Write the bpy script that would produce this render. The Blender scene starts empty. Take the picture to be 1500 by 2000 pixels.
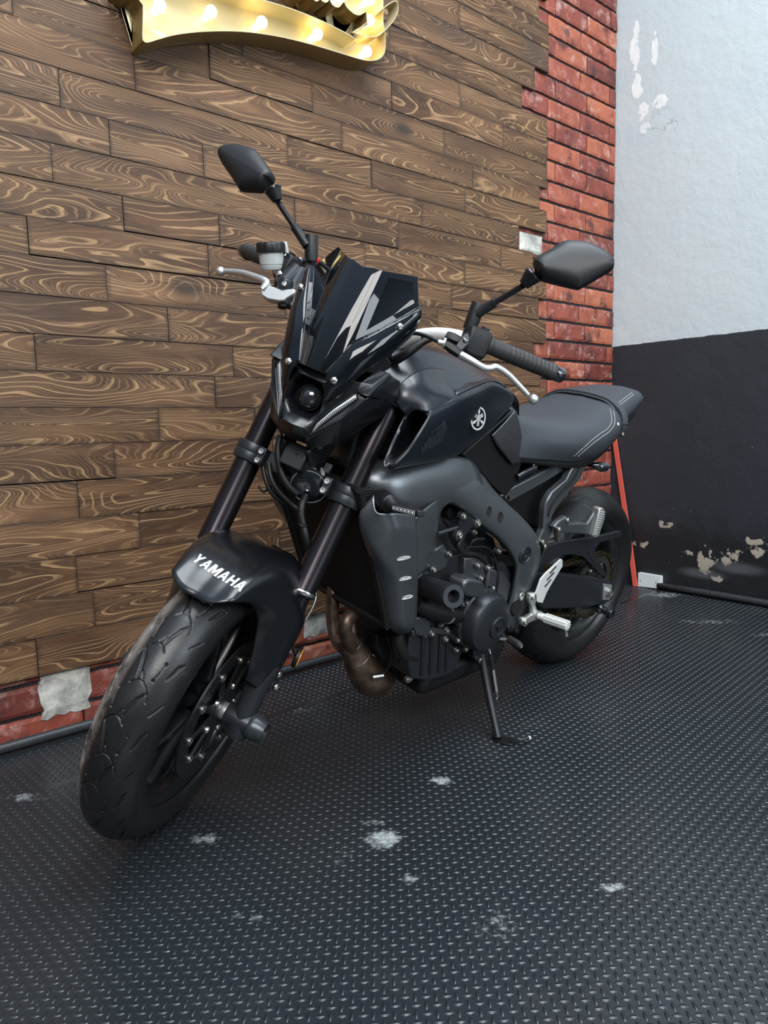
import bpy, bmesh, math, random
import numpy as np
from mathutils import Vector, Matrix, noise as mnoise
random.seed(7)
SC = bpy.context.scene
COL = SC.collection

# ---------------------------------------------------------------- camera, world, lights, exposure
FPX = 1385.0
CAM_R = np.array([[0.760644, -0.093689, 0.642373], [-0.648722, -0.072989, 0.757517], [-0.024085, -0.992922, -0.116297]])  # columns: right, down, forward
CAM_H = 0.82354
cam_data = bpy.data.cameras.new('camera')
cam = bpy.data.objects.new('camera', cam_data)
COL.objects.link(cam)
cam_data.sensor_fit = 'VERTICAL'; cam_data.sensor_height = 36.0; cam_data.lens = FPX / 2000.0 * 36.0
cam_data.clip_start = 0.02
m4 = Matrix.Identity(4)
for i in range(3):
    m4[i][0] = CAM_R[i, 0]; m4[i][1] = -CAM_R[i, 1]; m4[i][2] = -CAM_R[i, 2]
m4[2][3] = CAM_H
cam.matrix_world = m4
SC.camera = cam
SC.view_settings.view_transform = 'Standard'
SC.view_settings.look = 'None'
SC.view_settings.gamma = 1.0
SC.view_settings.use_curve_mapping = False
SC.view_settings.exposure = 0.1

world = bpy.data.worlds.new('overcast_sky'); SC.world = world; world.use_nodes = True
wn = world.node_tree.nodes; wl = world.node_tree.links
wbg = wn['Background']; wbg.inputs[1].default_value = 1.0
_tc = wn.new('ShaderNodeTexCoord'); _sx = wn.new('ShaderNodeSeparateXYZ'); _cr = wn.new('ShaderNodeValToRGB')
wl.new(_tc.outputs['Generated'], _sx.inputs[0]); wl.new(_sx.outputs[2], _cr.inputs[0]); wl.new(_cr.outputs[0], wbg.inputs[0])
# overcast daylight overhead, dim surroundings towards the horizon and below it
_cr.color_ramp.elements[0].position = 0.0; _cr.color_ramp.elements[0].color = (.07, .075, .08, 1)
_cr.color_ramp.elements[1].position = .85; _cr.color_ramp.elements[1].color = (.50, .63, .84, 1)
_e = _cr.color_ramp.elements.new(.25); _e.color = (.18, .215, .26, 1)

def area_light(name, loc, target, sx, sy, power, col=(1, 1, 1)):
    ld = bpy.data.lights.new(name, 'AREA'); ld.shape = 'RECTANGLE'; ld.size = sx; ld.size_y = sy
    ld.energy = power; ld.color = col
    o = bpy.data.objects.new(name, ld); COL.objects.link(o)
    o.location = loc
    o.rotation_euler = (Vector(target) - Vector(loc)).to_track_quat('-Z', 'Y').to_euler()
    return o
area_light('skylight_daylight', (1.5, 0.1, 4.3), (1.5, 0.2, 0), 2.6, 1.8, 170, (0.88, 0.95, 1.0))
area_light('high_window_daylight', (-1.5, -3.0, 3.75), (.9, 1.2, .9), 3.4, 2.4, 330, (1.0, 0.985, 0.96))
area_light('doorway_daylight', (2.2, -3.8, 1.7), (1.8, 1.6, 0.8), 1.8, 2.4, 110, (0.84, 0.93, 1.0))

# ---------------------------------------------------------------- projection helpers
def wray(px, py):
    return CAM_R @ np.array([(px - 750) / FPX, (py - 1000) / FPX, 1.0])
CAM_O = np.array([0, 0, CAM_H])
def on_plane(px, py, axis, val):
    d = wray(px, py); t = (val - CAM_O[axis]) / d[axis]
    return CAM_O + t * d
WALL_Y = 2.03            # front of the bricks of the wooden wall
WALL_X = float(on_plane(1199, 700, 1, WALL_Y)[0])
def wallp(px, py, y=WALL_Y):
    p = on_plane(px, py, 1, y); return float(p[0]), float(p[2])
def rightp(px, py, x=None):
    p = on_plane(px, py, 0, WALL_X if x is None else x); return float(p[1]), float(p[2])
def floorp(px, py, z=0.0):
    p = on_plane(px, py, 2, z); return float(p[0]), float(p[1])

# ---------------------------------------------------------------- node expression helper
class NT:
    def __init__(s, mat): s.t = mat.node_tree; s.n = s.t.nodes; s.l = s.t.links
    def inp(s, sock, v):
        if isinstance(v, E_): s.l.new(v.s, sock)
        elif v is not None:
            if hasattr(sock, 'default_value'):
                try: sock.default_value = v
                except Exception: sock.default_value = (v, v, v) if not isinstance(v, (tuple, list)) else tuple(v)[:3] if len(sock.default_value) == 3 else tuple(v) + (1,)
    def math(s, op, a, b=None, c=None, clamp=False):
        n = s.n.new('ShaderNodeMath'); n.operation = op; n.use_clamp = clamp
        for i, v in enumerate((a, b, c)):
            if v is not None: s.inp(n.inputs[i], v)
        return E_(s, n.outputs[0])
    def vec(s, op, a, b=None, scale=None):
        n = s.n.new('ShaderNodeVectorMath'); n.operation = op
        s.inp(n.inputs[0], a)
        if b is not None: s.inp(n.inputs[1], b)
        if scale is not None: s.inp(n.inputs['Scale'], scale)
        return E_(s, n.outputs['Value'] if op in ('LENGTH', 'DISTANCE', 'DOT_PRODUCT') else n.outputs[0])
    def coord(s, kind='Object'):
        n = s.n.new('ShaderNodeTexCoord'); return E_(s, n.outputs[kind])
    def attr(s, name, out='Vector'):
        n = s.n.new('ShaderNodeAttribute'); n.attribute_name = name; return E_(s, n.outputs[out])
    def sep(s, v):
        n = s.n.new('ShaderNodeSeparateXYZ'); s.inp(n.inputs[0], v); return [E_(s, o) for o in n.outputs]
    def comb(s, x, y, z):
        n = s.n.new('ShaderNodeCombineXYZ')
        for i, v in enumerate((x, y, z)): s.inp(n.inputs[i], v)
        return E_(s, n.outputs[0])
    def noise(s, v, scale=5, detail=2, rough=.5, dist=0, out=0):
        n = s.n.new('ShaderNodeTexNoise'); s.inp(n.inputs['Vector'], v); s.inp(n.inputs['Scale'], scale)
        n.inputs['Detail'].default_value = detail; n.inputs['Roughness'].default_value = rough; n.inputs['Distortion'].default_value = dist
        return E_(s, n.outputs[out])
    def voro(s, v, scale=5, feature='F1', out='Distance', rnd=1.0):
        n = s.n.new('ShaderNodeTexVoronoi'); n.feature = feature; s.inp(n.inputs['Vector'], v); s.inp(n.inputs['Scale'], scale)
        n.inputs['Randomness'].default_value = rnd
        return E_(s, n.outputs[out])
    def ramp(s, f, stops, interp='LINEAR'):
        n = s.n.new('ShaderNodeValToRGB'); s.inp(n.inputs[0], f); cr = n.color_ramp; cr.interpolation = interp
        while len(cr.elements) < len(stops): cr.elements.new(0.5)
        for e, (p, c) in zip(cr.elements, stops):
            e.position = p; e.color = tuple(c) + (1,) if len(c) == 3 else c
        return E_(s, n.outputs[0])
    def mix(s, f, a, b, blend='MIX'):
        n = s.n.new('ShaderNodeMix'); n.data_type = 'RGBA'; n.blend_type = blend
        s.inp(n.inputs[0], f)
        for k, v in ((6, a), (7, b)):
            s.inp(n.inputs[k], v if isinstance(v, E_) else tuple(v) + (1,))
        return E_(s, n.outputs[2])
    def bump(s, h, strength=.3, dist=.01, normal=None):
        n = s.n.new('ShaderNodeBump'); s.inp(n.inputs['Height'], h); n.inputs['Strength'].default_value = strength; n.inputs['Distance'].default_value = dist
        if normal is not None: s.l.new(normal.s, n.inputs['Normal'])
        return E_(s, n.outputs[0])
    def step(s, v, lo, hi):
        n = s.n.new('ShaderNodeMapRange'); n.interpolation_type = 'SMOOTHSTEP'; s.inp(n.inputs[0], v)
        n.inputs[1].default_value = lo; n.inputs[2].default_value = hi
        return E_(s, n.outputs[0])
class E_:
    def __init__(s, t, sock): s.t = t; s.s = sock
    def __add__(s, o): return s.t.math('ADD', s, o)
    __radd__ = __add__
    def __sub__(s, o): return s.t.math('SUBTRACT', s, o)
    def __rsub__(s, o): return s.t.math('SUBTRACT', o, s)
    def __mul__(s, o): return s.t.math('MULTIPLY', s, o)
    __rmul__ = __mul__
    def __truediv__(s, o): return s.t.math('DIVIDE', s, o)

def new_mat(name):
    m = bpy.data.materials.new(name); m.use_nodes = True
    b = m.node_tree.nodes['Principled BSDF']
    return m, NT(m), b
def simple(name, col, rough=.5, metal=0.0, coat=0.0, coat_rough=.05, spec=.5, nscale=0, nbump=0.0, nvar=0.0, rvar=0.0, trans=0, ior=1.45, aniso=0):
    m, t, b = new_mat(name)
    b.inputs['Base Color'].default_value = tuple(col) + (1,)
    b.inputs['Roughness'].default_value = rough; b.inputs['Metallic'].default_value = metal
    b.inputs['Coat Weight'].default_value = coat; b.inputs['Coat Roughness'].default_value = coat_rough
    b.inputs['Specular IOR Level'].default_value = spec
    b.inputs['Transmission Weight'].default_value = trans; b.inputs['IOR'].default_value = ior
    if nscale:
        c = t.coord('Object'); n = t.noise(c, nscale, 4, .6)
        if nbump: t.inp(b.inputs['Normal'], t.bump(n, nbump, .002))
        if nvar:
            t.inp(b.inputs['Base Color'], t.mix(n, tuple(x * (1 - nvar) for x in col), tuple(min(1, x * (1 + nvar)) for x in col)))
        if rvar: t.inp(b.inputs['Roughness'], (t.noise(c, nscale * .13, 3, .6) - .5) * rvar + rough)
    return m

def set_kind(o, kind): o['kind'] = kind; return o
def link_mesh(name, verts, faces, mat=None, smooth=False, parent=None, mats=None, midx=None):
    me = bpy.data.meshes.new(name); me.from_pydata([tuple(map(float, v)) for v in verts], [], faces); me.update()
    o = bpy.data.objects.new(name, me); COL.objects.link(o)
    for mm in (mats or ([mat] if mat else [])): me.materials.append(mm)
    if midx is not None: me.polygons.foreach_set('material_index', midx)
    if smooth: me.polygons.foreach_set('use_smooth', [True] * len(me.polygons))
    if parent: o.parent = parent
    return o
def tagthing(o, label, cat, group=None):
    o['label'] = label; o['category'] = cat
    if group: o['group'] = group
    return o
def corner_attr(o, name, percorner):
    a = o.data.attributes.new(name, 'FLOAT_VECTOR', 'CORNER'); a.data.foreach_set('vector', np.asarray(percorner, dtype=np.float32).ravel())

# ---------------------------------------------------------------- wood cladding
m_wood, t, b = new_mat('stained_pine')
g = t.attr('grain'); sd = t.attr('seed')
gx, gy, gz = t.sep(g); s1, s2, s3 = t.sep(sd)
warp = t.noise(t.comb(gx * 2.2, gy * 8.0, s1 * 40), 1.0, 2, .5)
lowv = t.comb(gx * 1.35 + warp * .4, gy * 10.5 + warp * 1.0, s1 * 60)
low = t.noise(lowv, 1.0, 1.0, .4, .25)
kn = t.voro(t.comb(gx * 2.6 + s2 * 9, gy * 5.5 + s1 * 7, s3 * 10), 1.0)
knot = t.step(kn, .19, .05)
field = low + (1 - t.step(kn, 0.0, .42)) * .22
ph = t.math('FRACT', field * 23.0 + t.noise(t.comb(gx * 8, gy * 60, s1 * 9), 1.0, 2) * .35)
line = t.step(ph, .70, .95) * t.step(ph, 1.0, .96)
lstr = t.step(t.noise(t.comb(gx * 2.2, gy * 16, s2 * 30), 1.0, 2), .30, .62)
fib = t.noise(t.comb(gx * 14, gy * 420, s1 * 20), 1.0, 3, .65)
big = t.noise(t.comb(gx * 2.4, gy * 10, s3 * 50), 1.0, 3, .6)
base = t.ramp(big, [(.26, (.024, .0105, .0052)), (.46, (.068, .031, .0145)), (.60, (.128, .063, .030)), (.78, (.255, .140, .066))])
base = t.mix(s3 * .35, base, (.085, .046, .024))
base = t.mix(t.step(ph, .0, .60) * .45, base, t.mix(.5, base, (.030, .014, .007)))
fine = t.math('FRACT', low * 75.0 + t.noise(t.comb(gx * 5, gy * 40, s1 * 5), 1.0, 2) * .8)
fl_ = t.step(fine, .60, .9) * t.step(fine, 1.0, .93) * t.step(t.noise(t.comb(gx * 1.5, gy * 14, s3 * 22), 1.0, 2), .40, .60)
base = t.mix(t.step(fib, .42, .80) * .28, base, t.mix(.5, base, (.42, .25, .12)))
base = t.mix(fl_ * .38, base, (.40, .245, .12))
col = t.mix(line * lstr * .58, base, (.50, .31, .155))
col = t.mix(knot * .85, col, (.030, .020, .014))
smoke = t.step(t.noise(t.comb(gx * 1.7, gy * 4, s1 * 33 + 5), 1.0, 3, .6), .60, .80)
col = t.mix(smoke * .55, col, (.045, .035, .032))
edge = t.sep(t.attr('edge'))[0]
col = t.mix(t.step(edge + (t.noise(t.comb(gx * 9, gy * 22, s2 * 8), 1.0, 3) - .5) * .018, .012, .0) * .45, col, (.030, .020, .014))
col = t.mix(gz, col, (.035, .022, .015))
t.inp(b.inputs['Base Color'], col)
t.inp(b.inputs['Roughness'], .48 + fib * .22)
b.inputs['Specular IOR Level'].default_value = .35
t.inp(b.inputs['Normal'], t.bump(line * .6 + fib * .5 - knot * .6, .32, .003))

PLANK_T = 0.018
# joints between planks, read off the wall row by row (points on the wall plane)
SEAMPX = [(24,16),(116,171),(263,144),(214,269),(101,317),(241,416),(397,317),(208,554),(329,634),(69,687),(311,831),(224,901),(153,977),(273,1047),(150,1124),
 (409,120),(473,97),(562,296),(610,194),(413,310),(576,409),(428,451),(407,513),(327,608),(558,610),(781,31),(898,40),(760,83),(765,191),(898,187),(982,274),(867,277),
 (726,342),(923,350),(909,395),(823,421),(778,463),(979,508),(908,539),(712,493),(667,270),(421,768),(498,815),(455,690)]
yw = WALL_Y - PLANK_T
rowz = []                       # row boundaries from the left picture edge
for py in (1338.7,1261.9,1182.7,1104.8,1027.5,949,872,796,721.5,647,568.7,491,413,336,256,178,100,22,-60,-140):
    rowz.append(wallp(0, py, yw)[1])
while rowz[-1] < 2.75: rowz.append(rowz[-1] + (rowz[15] - rowz[5]) / 10)
seams = [[] for _ in rowz]
for q in SEAMPX:
    x, z = wallp(*q, yw)
    for i in range(len(rowz) - 1):
        if rowz[i] <= z < rowz[i + 1]: seams[i].append(x)
XEND = {}
for px, ylist in ((1053.6,(17,40)),(1072.6,(80,120)),(1045,(160,)),(1020.6,(200,)),(1069,(258,305,350)),(1053.6,(394,)),(1068,(438,)),(1013.7,(478,)),(1042,(525,)),(1067,(566,)),(1053,(606,)),(1067,(648,)),(1041,(690,)),(1057,(733,)),(1067,(775,820,865,905,950,990,1030,1070,1110))):
    for yy in ylist:
        x, z = wallp(px, yy, yw)
        for i in range(len(rowz) - 1):
            if rowz[i] <= z < rowz[i + 1]: XEND[i] = x
V, F, GR, SE, ED = [], [], [], [], []
def plank(x0, x1, z0, z1, yf, seed):
    i0 = len(V); e = .0009
    yb = WALL_Y + .004
    V.extend([(x0, yf + e, z0), (x1, yf + e, z0), (x1, yf + e, z1), (x0, yf + e, z1),
              (x0 + e, yf, z0 + e), (x1 - e, yf, z0 + e), (x1 - e, yf, z1 - e), (x0 + e, yf, z1 - e),
              (x0, yb, z0), (x1, yb, z0), (x1, yb, z1), (x0, yb, z1)])
    # inner ring so that the distance to the plank's edge can be read per corner
    w_ = min(.016, (z1 - z0) * .3)
    V.extend([(x0 + w_, yf, z0 + w_), (x1 - w_, yf, z0 + w_), (x1 - w_, yf, z1 - w_), (x0 + w_, yf, z1 - w_)])
    fs = [(12, 13, 14, 15), (0, 1, 5, 4), (1, 2, 6, 5), (2, 3, 7, 6), (3, 0, 4, 7), (8, 9, 1, 0), (9, 10, 2, 1), (10, 11, 3, 2), (11, 8, 0, 3),
          (4, 5, 13, 12), (5, 6, 14, 13), (6, 7, 15, 14), (7, 4, 12, 15)]
    for k, f in enumerate(fs):
        F.append(tuple(i0 + j for j in f))
        for j in f:
            v = V[i0 + j]; GR.append((v[0] + seed[0] * 13, v[2] * 1.0 + seed[1] * 7, 0.0 if (k == 0 or k > 8) else .35)); SE.append(seed); ED.append((w_ if j > 11 else 0, 0, 0))
rnd = random.Random(3)
for i in range(len(rowz) - 1):
    z0, z1 = rowz[i], rowz[i + 1]
    xs = sorted(seams[i]); xend = XEND.get(i, wallp(1067, 850, yw)[0])
    left = -2.2
    # extend with plausible joints outside the picture
    cur = (xs[0] if xs else wallp(60 + rnd.random() * 300, 800, yw)[0])
    pre = []
    while cur > left + .3:
        cur -= .45 + rnd.random() * .35; pre.append(cur)
    xs = sorted(pre) + xs
    out = [left]
    for x in xs:
        if x > out[-1] + .08 and x < xend - .05: out.append(x)
    full = [out[0]]
    for x in out[1:] + [xend]:
        while x - full[-1] > 1.05:
            full.append(full[-1] + .5 + rnd.random() * .25)
        full.append(x)
    for a, c in zip(full[:-1], full[1:]):
        g_ = .0003 + rnd.random() * .0004
        tl = rnd.uniform(-.0022, .0022)
        plank(a + g_, c - g_, z0 + .0004 + (rnd.random() < .12) * .0025, z1 - .0004, yw + tl, (rnd.random(), rnd.random(), rnd.random()))
planks = link_mesh('wall_cladding', V, F, m_wood)
corner_attr(planks, 'grain', GR); corner_attr(planks, 'seed', SE); corner_attr(planks, 'edge', ED)

# ---------------------------------------------------------------- brick
m_brick, t, b = new_mat('painted_red_brick')
g = t.attr('grain'); sd = t.attr('seed'); s1, s2, s3 = t.sep(sd)
n1 = t.noise(g, 9, 4, .6); n2 = t.noise(g, 38, 4, .65); n3 = t.noise(t.vec('ADD', g, (5, 3, 1)), 14, 5, .7)
col = t.ramp(n1 * .6 + s1 * .4, [(.25, (.12, .027, .020)), (.5, (.25, .054, .033)), (.75, (.40, .118, .056))])
col = t.mix(t.step(n3, .50, .74) * .7, col, (.60, .38, .33))
col = t.mix(t.step(t.noise(t.vec('ADD', g, (1, 9, 4)), 11, 4, .6), .54, .68) * .85, col, (.055, .018, .015))
pl = t.step(s3, .965, .966)
col = t.mix(pl, col, t.mix(t.step(n3, .35, .7), (.26, .26, .24), (.62, .61, .56)))
mort = t.sep(g)[2]
col = t.mix(t.step(mort, .5, .6), col, t.mix(t.step(n2, .5, .75), (.012, .012, .014), (.05, .05, .055)))
t.inp(b.inputs['Base Color'], col); b.inputs['Roughness'].default_value = .55
t.inp(b.inputs['Roughness'], .42 + n2 * .25)
t.inp(b.inputs['Normal'], t.bump(n2 * .6 + n3, .5, .004))
V, F, GR, SE = [], [], [], []
def brick(x0, x1, z0, z1, yf, seed, rag=1.0):
    nx = max(4, int((x1 - x0) / .011)); nz = 7; i0 = len(V); r = .007
    for j in range(nz + 1):
        for i in range(nx + 1):
            u, v = i / nx, j / nz
            # edge-concentrated spacing
            X = x0 + (x1 - x0) * u; Z = z0 + (z1 - z0) * v
            d = min(X - x0, x1 - X, Z - z0, z1 - Z)
            e = mnoise.noise(Vector((X * 30, Z * 30, seed[0] * 20))) * .0016 + mnoise.noise(Vector((X * 90, Z * 90, 3))) * .0007
            y = yf + e + (0.0035 if d < r * .45 else 0)
            if i in (0, nx): X += mnoise.noise(Vector((Z * 40, X * 9, 1))) * .0022 * rag
            if j in (0, nz): Z += mnoise.noise(Vector((X * 40, Z * 9, 2))) * .0022 * rag
            V.append((X, y, Z))
    W = nx + 1
    def fc(f):
        F.append(f)
        for q in f:
            v = V[q]; GR.append((v[0] + seed[0] * 5, v[2] + seed[1] * 3, 0.0)); SE.append(seed)
    for j in range(nz):
        for i in range(nx):
            a = i0 + j * W + i; fc((a, a + 1, a + W + 1, a + W))
    # sides
    ring = [i0 + i for i in range(W)] + [i0 + j * W + nx for j in range(1, nz + 1)] + [i0 + nz * W + i for i in range(nx - 1, -1, -1)] + [i0 + j * W for j in range(nz - 1, 0, -1)]
    k0 = len(V)
    for q in ring: V.append((V[q][0], yf + .016, V[q][2]))
    n = len(ring)
    for k in range(n): fc((ring[k], k0 + k, k0 + (k + 1) % n, ring[(k + 1) % n]))
# course heights from the corner
cz = [wallp(1195, y)[1] for y in (57,95,133,170,208,246,283,320,357,394,431,467,503,537,570,606,641,676,711,745)]
cz = sorted(cz)
pitch = (cz[-1] - cz[0]) / (len(cz) - 1)
k_ = cz[0]; low_ = []
while k_ - pitch > -.02: k_ -= pitch; low_.append(k_)
cz = sorted(low_) + cz
while cz[-1] < 2.85: cz.append(cz[-1] + pitch)
xa = [wallp(p, 400)[0] for p in (1131, 1195)]; LB = (wallp(1188.5, 400)[0] - wallp(1131.7, 400)[0])
base_par = [cz.index(min(cz, key=lambda q: abs(q - wallp(1195, 357)[1]))) % 2]
xref_odd = wallp(1189.5, 380)[0]; xref_even = wallp(1146, 330)[0]
rb = random.Random(11)
LW = LB
for r_ in range(len(cz) - 1):
    z0, z1 = cz[r_] + .0062, cz[r_ + 1] - .0062
    xr = xref_odd if (r_ % 2) == base_par[0] else xref_even
    x = xr
    while x < WALL_X: x += LW
    while x > -2.2:
        a, c = x - LW + .004, min(x, WALL_X - .004) - .0 - .001
        if c - a > .02 and not (a < 2.0 and z0 > rowz[0] + .12):
            brick(a, c, z0, z1, WALL_Y + rb.uniform(-.0015, .0015), (rb.random(), rb.random(), rb.random() * .96))
        x -= LW
# plaster patches where bricks are missing
for q0, q1 in (((74, 1300), (180, 1385)), ((590, 1175), (640, 1240))):
    a = wallp(q0[0], q0[1]); c = wallp(q1[0], q1[1])
    brick(a[0], c[0], min(a[1], c[1]) + .01, max(a[1], c[1]), WALL_Y - .005, (rb.random(), rb.random(), .999), 6.0)
a = wallp(1014, 452); c = wallp(1058, 500)
brick(a[0], c[0], c[1], a[1], WALL_Y - .006, (.3, .4, .999))
# mortar bed behind
i0 = len(V); V += [(-2.3, WALL_Y + .011, -.01), (WALL_X + .02, WALL_Y + .011, -.01), (WALL_X + .02, WALL_Y + .011, 2.9), (-2.3, WALL_Y + .011, 2.9),
                   (-2.3, WALL_Y + .15, -.01), (WALL_X + .02, WALL_Y + .15, -.01), (WALL_X + .02, WALL_Y + .15, 2.9), (-2.3, WALL_Y + .15, 2.9)]
for f in ((0, 1, 2, 3), (3, 2, 6, 7), (4, 7, 6, 5), (0, 3, 7, 4), (1, 5, 6, 2)):
    F.append(tuple(i0 + j for j in f))
    for j in f:
        v = V[i0 + j]; GR.append((v[0], v[2], 1.0)); SE.append((.5, .5, .5))
wall_back = set_kind(link_mesh('wall_back', V, F, m_brick, smooth=False), 'structure')
corner_attr(wall_back, 'grain', GR); corner_attr(wall_back, 'seed', SE)
planks.parent = wall_back; set_kind(planks, 'structure')

# ---------------------------------------------------------------- right wall
zb = rightp(1200, 677)[1]
m_rw, t, b = new_mat('painted_plaster')
c = t.coord('Object'); X, Y, Z = t.sep(c)
n1 = t.noise(c, 1.6, 4, .55); n2 = t.noise(c, 22, 5, .6); n3 = t.noise(c, 7, 6, .68); n4 = t.noise(c, 3.0, 3, .5)
tilt = zb + (t.noise(t.comb(0, Y * 1, 0), 16, 3) - .5) * .012
dark = t.step(Z - tilt, .0015, -.0015)
white = t.mix(n1, (.47, .545, .575), (.58, .645, .66))
peel = None
def blob(y, z, ry, rz):
    dy = t.math('ABSOLUTE', (Y - y) / ry); dz = t.math('ABSOLUTE', (Z - z) / rz)
    return t.step(t.math('SQRT', dy * dy + dz * dz), 1.15, .25)
def blobs(pts):
    acc = None
    for (px, py, rx, ry) in pts:
        y, z = rightp(px, py); y2, z2 = rightp(px + rx, py + ry)
        bb = blob(y, z, abs(y2 - y) + .01, max(abs(rightp(px, py + ry)[1] - z), .01))
        acc = bb if acc is None else t.math('MAXIMUM', acc, bb)
    return acc
pm = blobs([(1240,100,12,60),(1245,170,12,40),(1252,220,18,30),(1278,90,6,60),(1285,200,20,20),(1258,250,14,18),(1243,60,6,40)])
pk = t.step(pm * .26 + n3 * .6 + n2 * .4, .68, .70)
white = t.mix(pk * .9, white, (.80, .83, .82))
crk = t.step(t.math('ABSOLUTE', t.noise(t.comb(0, Y * 1.0, Z * 1.4), 2.2, 6, .6) - .5), .006, .0015)
crm = blobs([(1300,240,60,40),(1440,280,50,40),(1350,330,60,20),(1230,350,30,12)])
white = t.mix(crk * crm * .85, white, (.30, .36, .38))
stain = t.step(n4, .52, .75)
white = t.mix(stain * .25, white, (.45, .55, .63))
dk = t.mix(n1, (.016, .020, .026), (.034, .041, .050))
low_dark = t.step(Z + (n3 - .5) * .35, .42, .22)  # dark paint turns blacker towards the floor, with a ragged noise edge
dk = t.mix(low_dark * .75, dk, (.008, .009, .010))
spk = t.step(n3 * .65 + n2 * .35 + t.step(Z, .30, .08) * .0, .64, .69) * t.step(Z + (n4 - .5) * .3, .33, .20)
pm2 = blobs([(1355,1085,35,25),(1420,1085,60,30),(1480,1070,40,30),(1375,1105,25,30),(1300,1025,20,14),(1250,1065,30,16),(1400,1130,20,12)])
spk2 = t.step(pm2 * .20 + n3 * .42 + n2 * .55, .66, .69)
dk = t.mix(spk * .55, dk, (.22, .21, .19))
dk = t.mix(spk2 * .85, dk, (.42, .37, .30))
dst = blobs([(1440,1110,60,14),(1370,1120,50,12)])
dk = t.mix(dst * .5, dk, (.13, .14, .15))
dots = t.step(t.voro(c, 26), .055, .03) * t.step(t.noise(c, 2.5, 2), .52, .6)
dk = t.mix(dots * .7, dk, (.5, .52, .54))
t.inp(b.inputs['Base Color'], t.mix(dark, white, dk))
t.inp(b.inputs['Roughness'], .55 - dark * .12 + (n2 - .5) * .1)
t.inp(b.inputs['Normal'], t.bump(n3 * 1.0 + n2 * .25 + pk * .15 + spk2 * .2, .45, .012))
y1 = WALL_Y + .15; y0 = -3.2
V = [(WALL_X, y0, -.01), (WALL_X, y1, -.01), (WALL_X, y1, 3.2), (WALL_X, y0, 3.2), (WALL_X + .15, y0, -.01), (WALL_X + .15, y1, -.01), (WALL_X + .15, y1, 3.2), (WALL_X + .15, y0, 3.2)]
F = [(0, 3, 2, 1), (4, 5, 6, 7), (3, 7, 6, 2), (0, 4, 7, 3), (0, 1, 5, 4)]
set_kind(link_mesh('wall_right', V, F, m_rw), 'structure')

# ---------------------------------------------------------------- floor: tread plate
m_fl, t, b = new_mat('black_tread_plate')
c = t.coord('Object'); X, Y, Z = t.sep(c)
n1 = t.noise(c, 1.3, 4, .6); n2 = t.noise(c, 60, 4, .7); n3 = t.noise(c, 9, 5, .7); n5 = t.noise(c, 240, 2, .6)
def fblobs(pts):
    acc = None
    for (px, py, rx, ry, w) in pts:
        rx *= 1.35; ry *= 1.35
        x, y = floorp(px, py); x2, y2 = floorp(px + rx, py); x3, y3 = floorp(px, py + ry)
        # local axes of an image-aligned ellipse lying on the floor
        ax = Vector((x2 - x, y2 - y)); ay = Vector((x3 - x, y3 - y)); la = ax.length; lb = ay.length
        dx = X - x; dy = Y - y
        det = ax.x * ay.y - ax.y * ay.x
        u = (dx * ay.y - dy * ay.x) / det; v = (dy * ax.x - dx * ax.y) / det
        bb = t.step(t.math('SQRT', u * u + v * v), 1.2, .1) * w
        acc = bb if acc is None else t.math('MAXIMUM', acc, bb)
    return acc
sm = fblobs([(866,1525,34,12,1),(752,1640,48,26,1),(735,1607,40,8,.8),(806,1716,36,14,.8),(1195,1733,36,12,1),(402,1640,44,18,.9),(484,1792,60,26,.7),(60,1558,60,16,.8),
             (985,1800,70,60,.55),(665,1680,40,50,.5),(1085,1397,60,12,.55),(1370,1398,20,10,.3),(1300,1162,50,8,.8),(1370,1215,120,8,.6),(1480,1240,40,8,.6),(600,1385,70,10,.6)])
scuff = t.step(sm * .44 + n3 * .62 + (n2 - .5) * .55, .56, .78)
basec = t.mix(n1, (.010, .012, .014), (.022, .028, .034))
dust = t.step(n3 * .5 + n1 * .5, .52, .68)
basec = t.mix(dust * .35, basec, (.040, .040, .040))
speck = t.step(t.voro(c, 70), .10, .05) * t.step(t.noise(c, 4, 2), .50, .62)
basec = t.mix(speck * .5, basec, (.30, .30, .28))
colf = t.mix(scuff * .8, basec, (.34, .37, .37))
t.inp(b.inputs['Base Color'], colf)
wet = t.step(n1 + (X - 2.2) * .10, .50, .66)
t.inp(b.inputs['Roughness'], .27 + (n3 - .5) * .20 + scuff * .3 - wet * .10)
b.inputs['Specular IOR Level'].default_value = .62
t.inp(b.inputs['Normal'], t.bump(n2 * .5 + n5 * .25, .25, .002))
V = [(-2.3, -3.4, 0), (WALL_X + .15, -3.4, 0), (WALL_X + .15, WALL_Y + .15, 0), (-2.3, WALL_Y + .15, 0)]
V = [np.array(v, float) for v in V]
verts = [tuple(v) for v in V] + [(v[0], v[1], -.05) for v in V]
faces = [(0, 1, 2, 3), (7, 6, 5, 4), (0, 4, 5, 1), (1, 5, 6, 2), (2, 6, 7, 3), (3, 7, 4, 0)]
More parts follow.
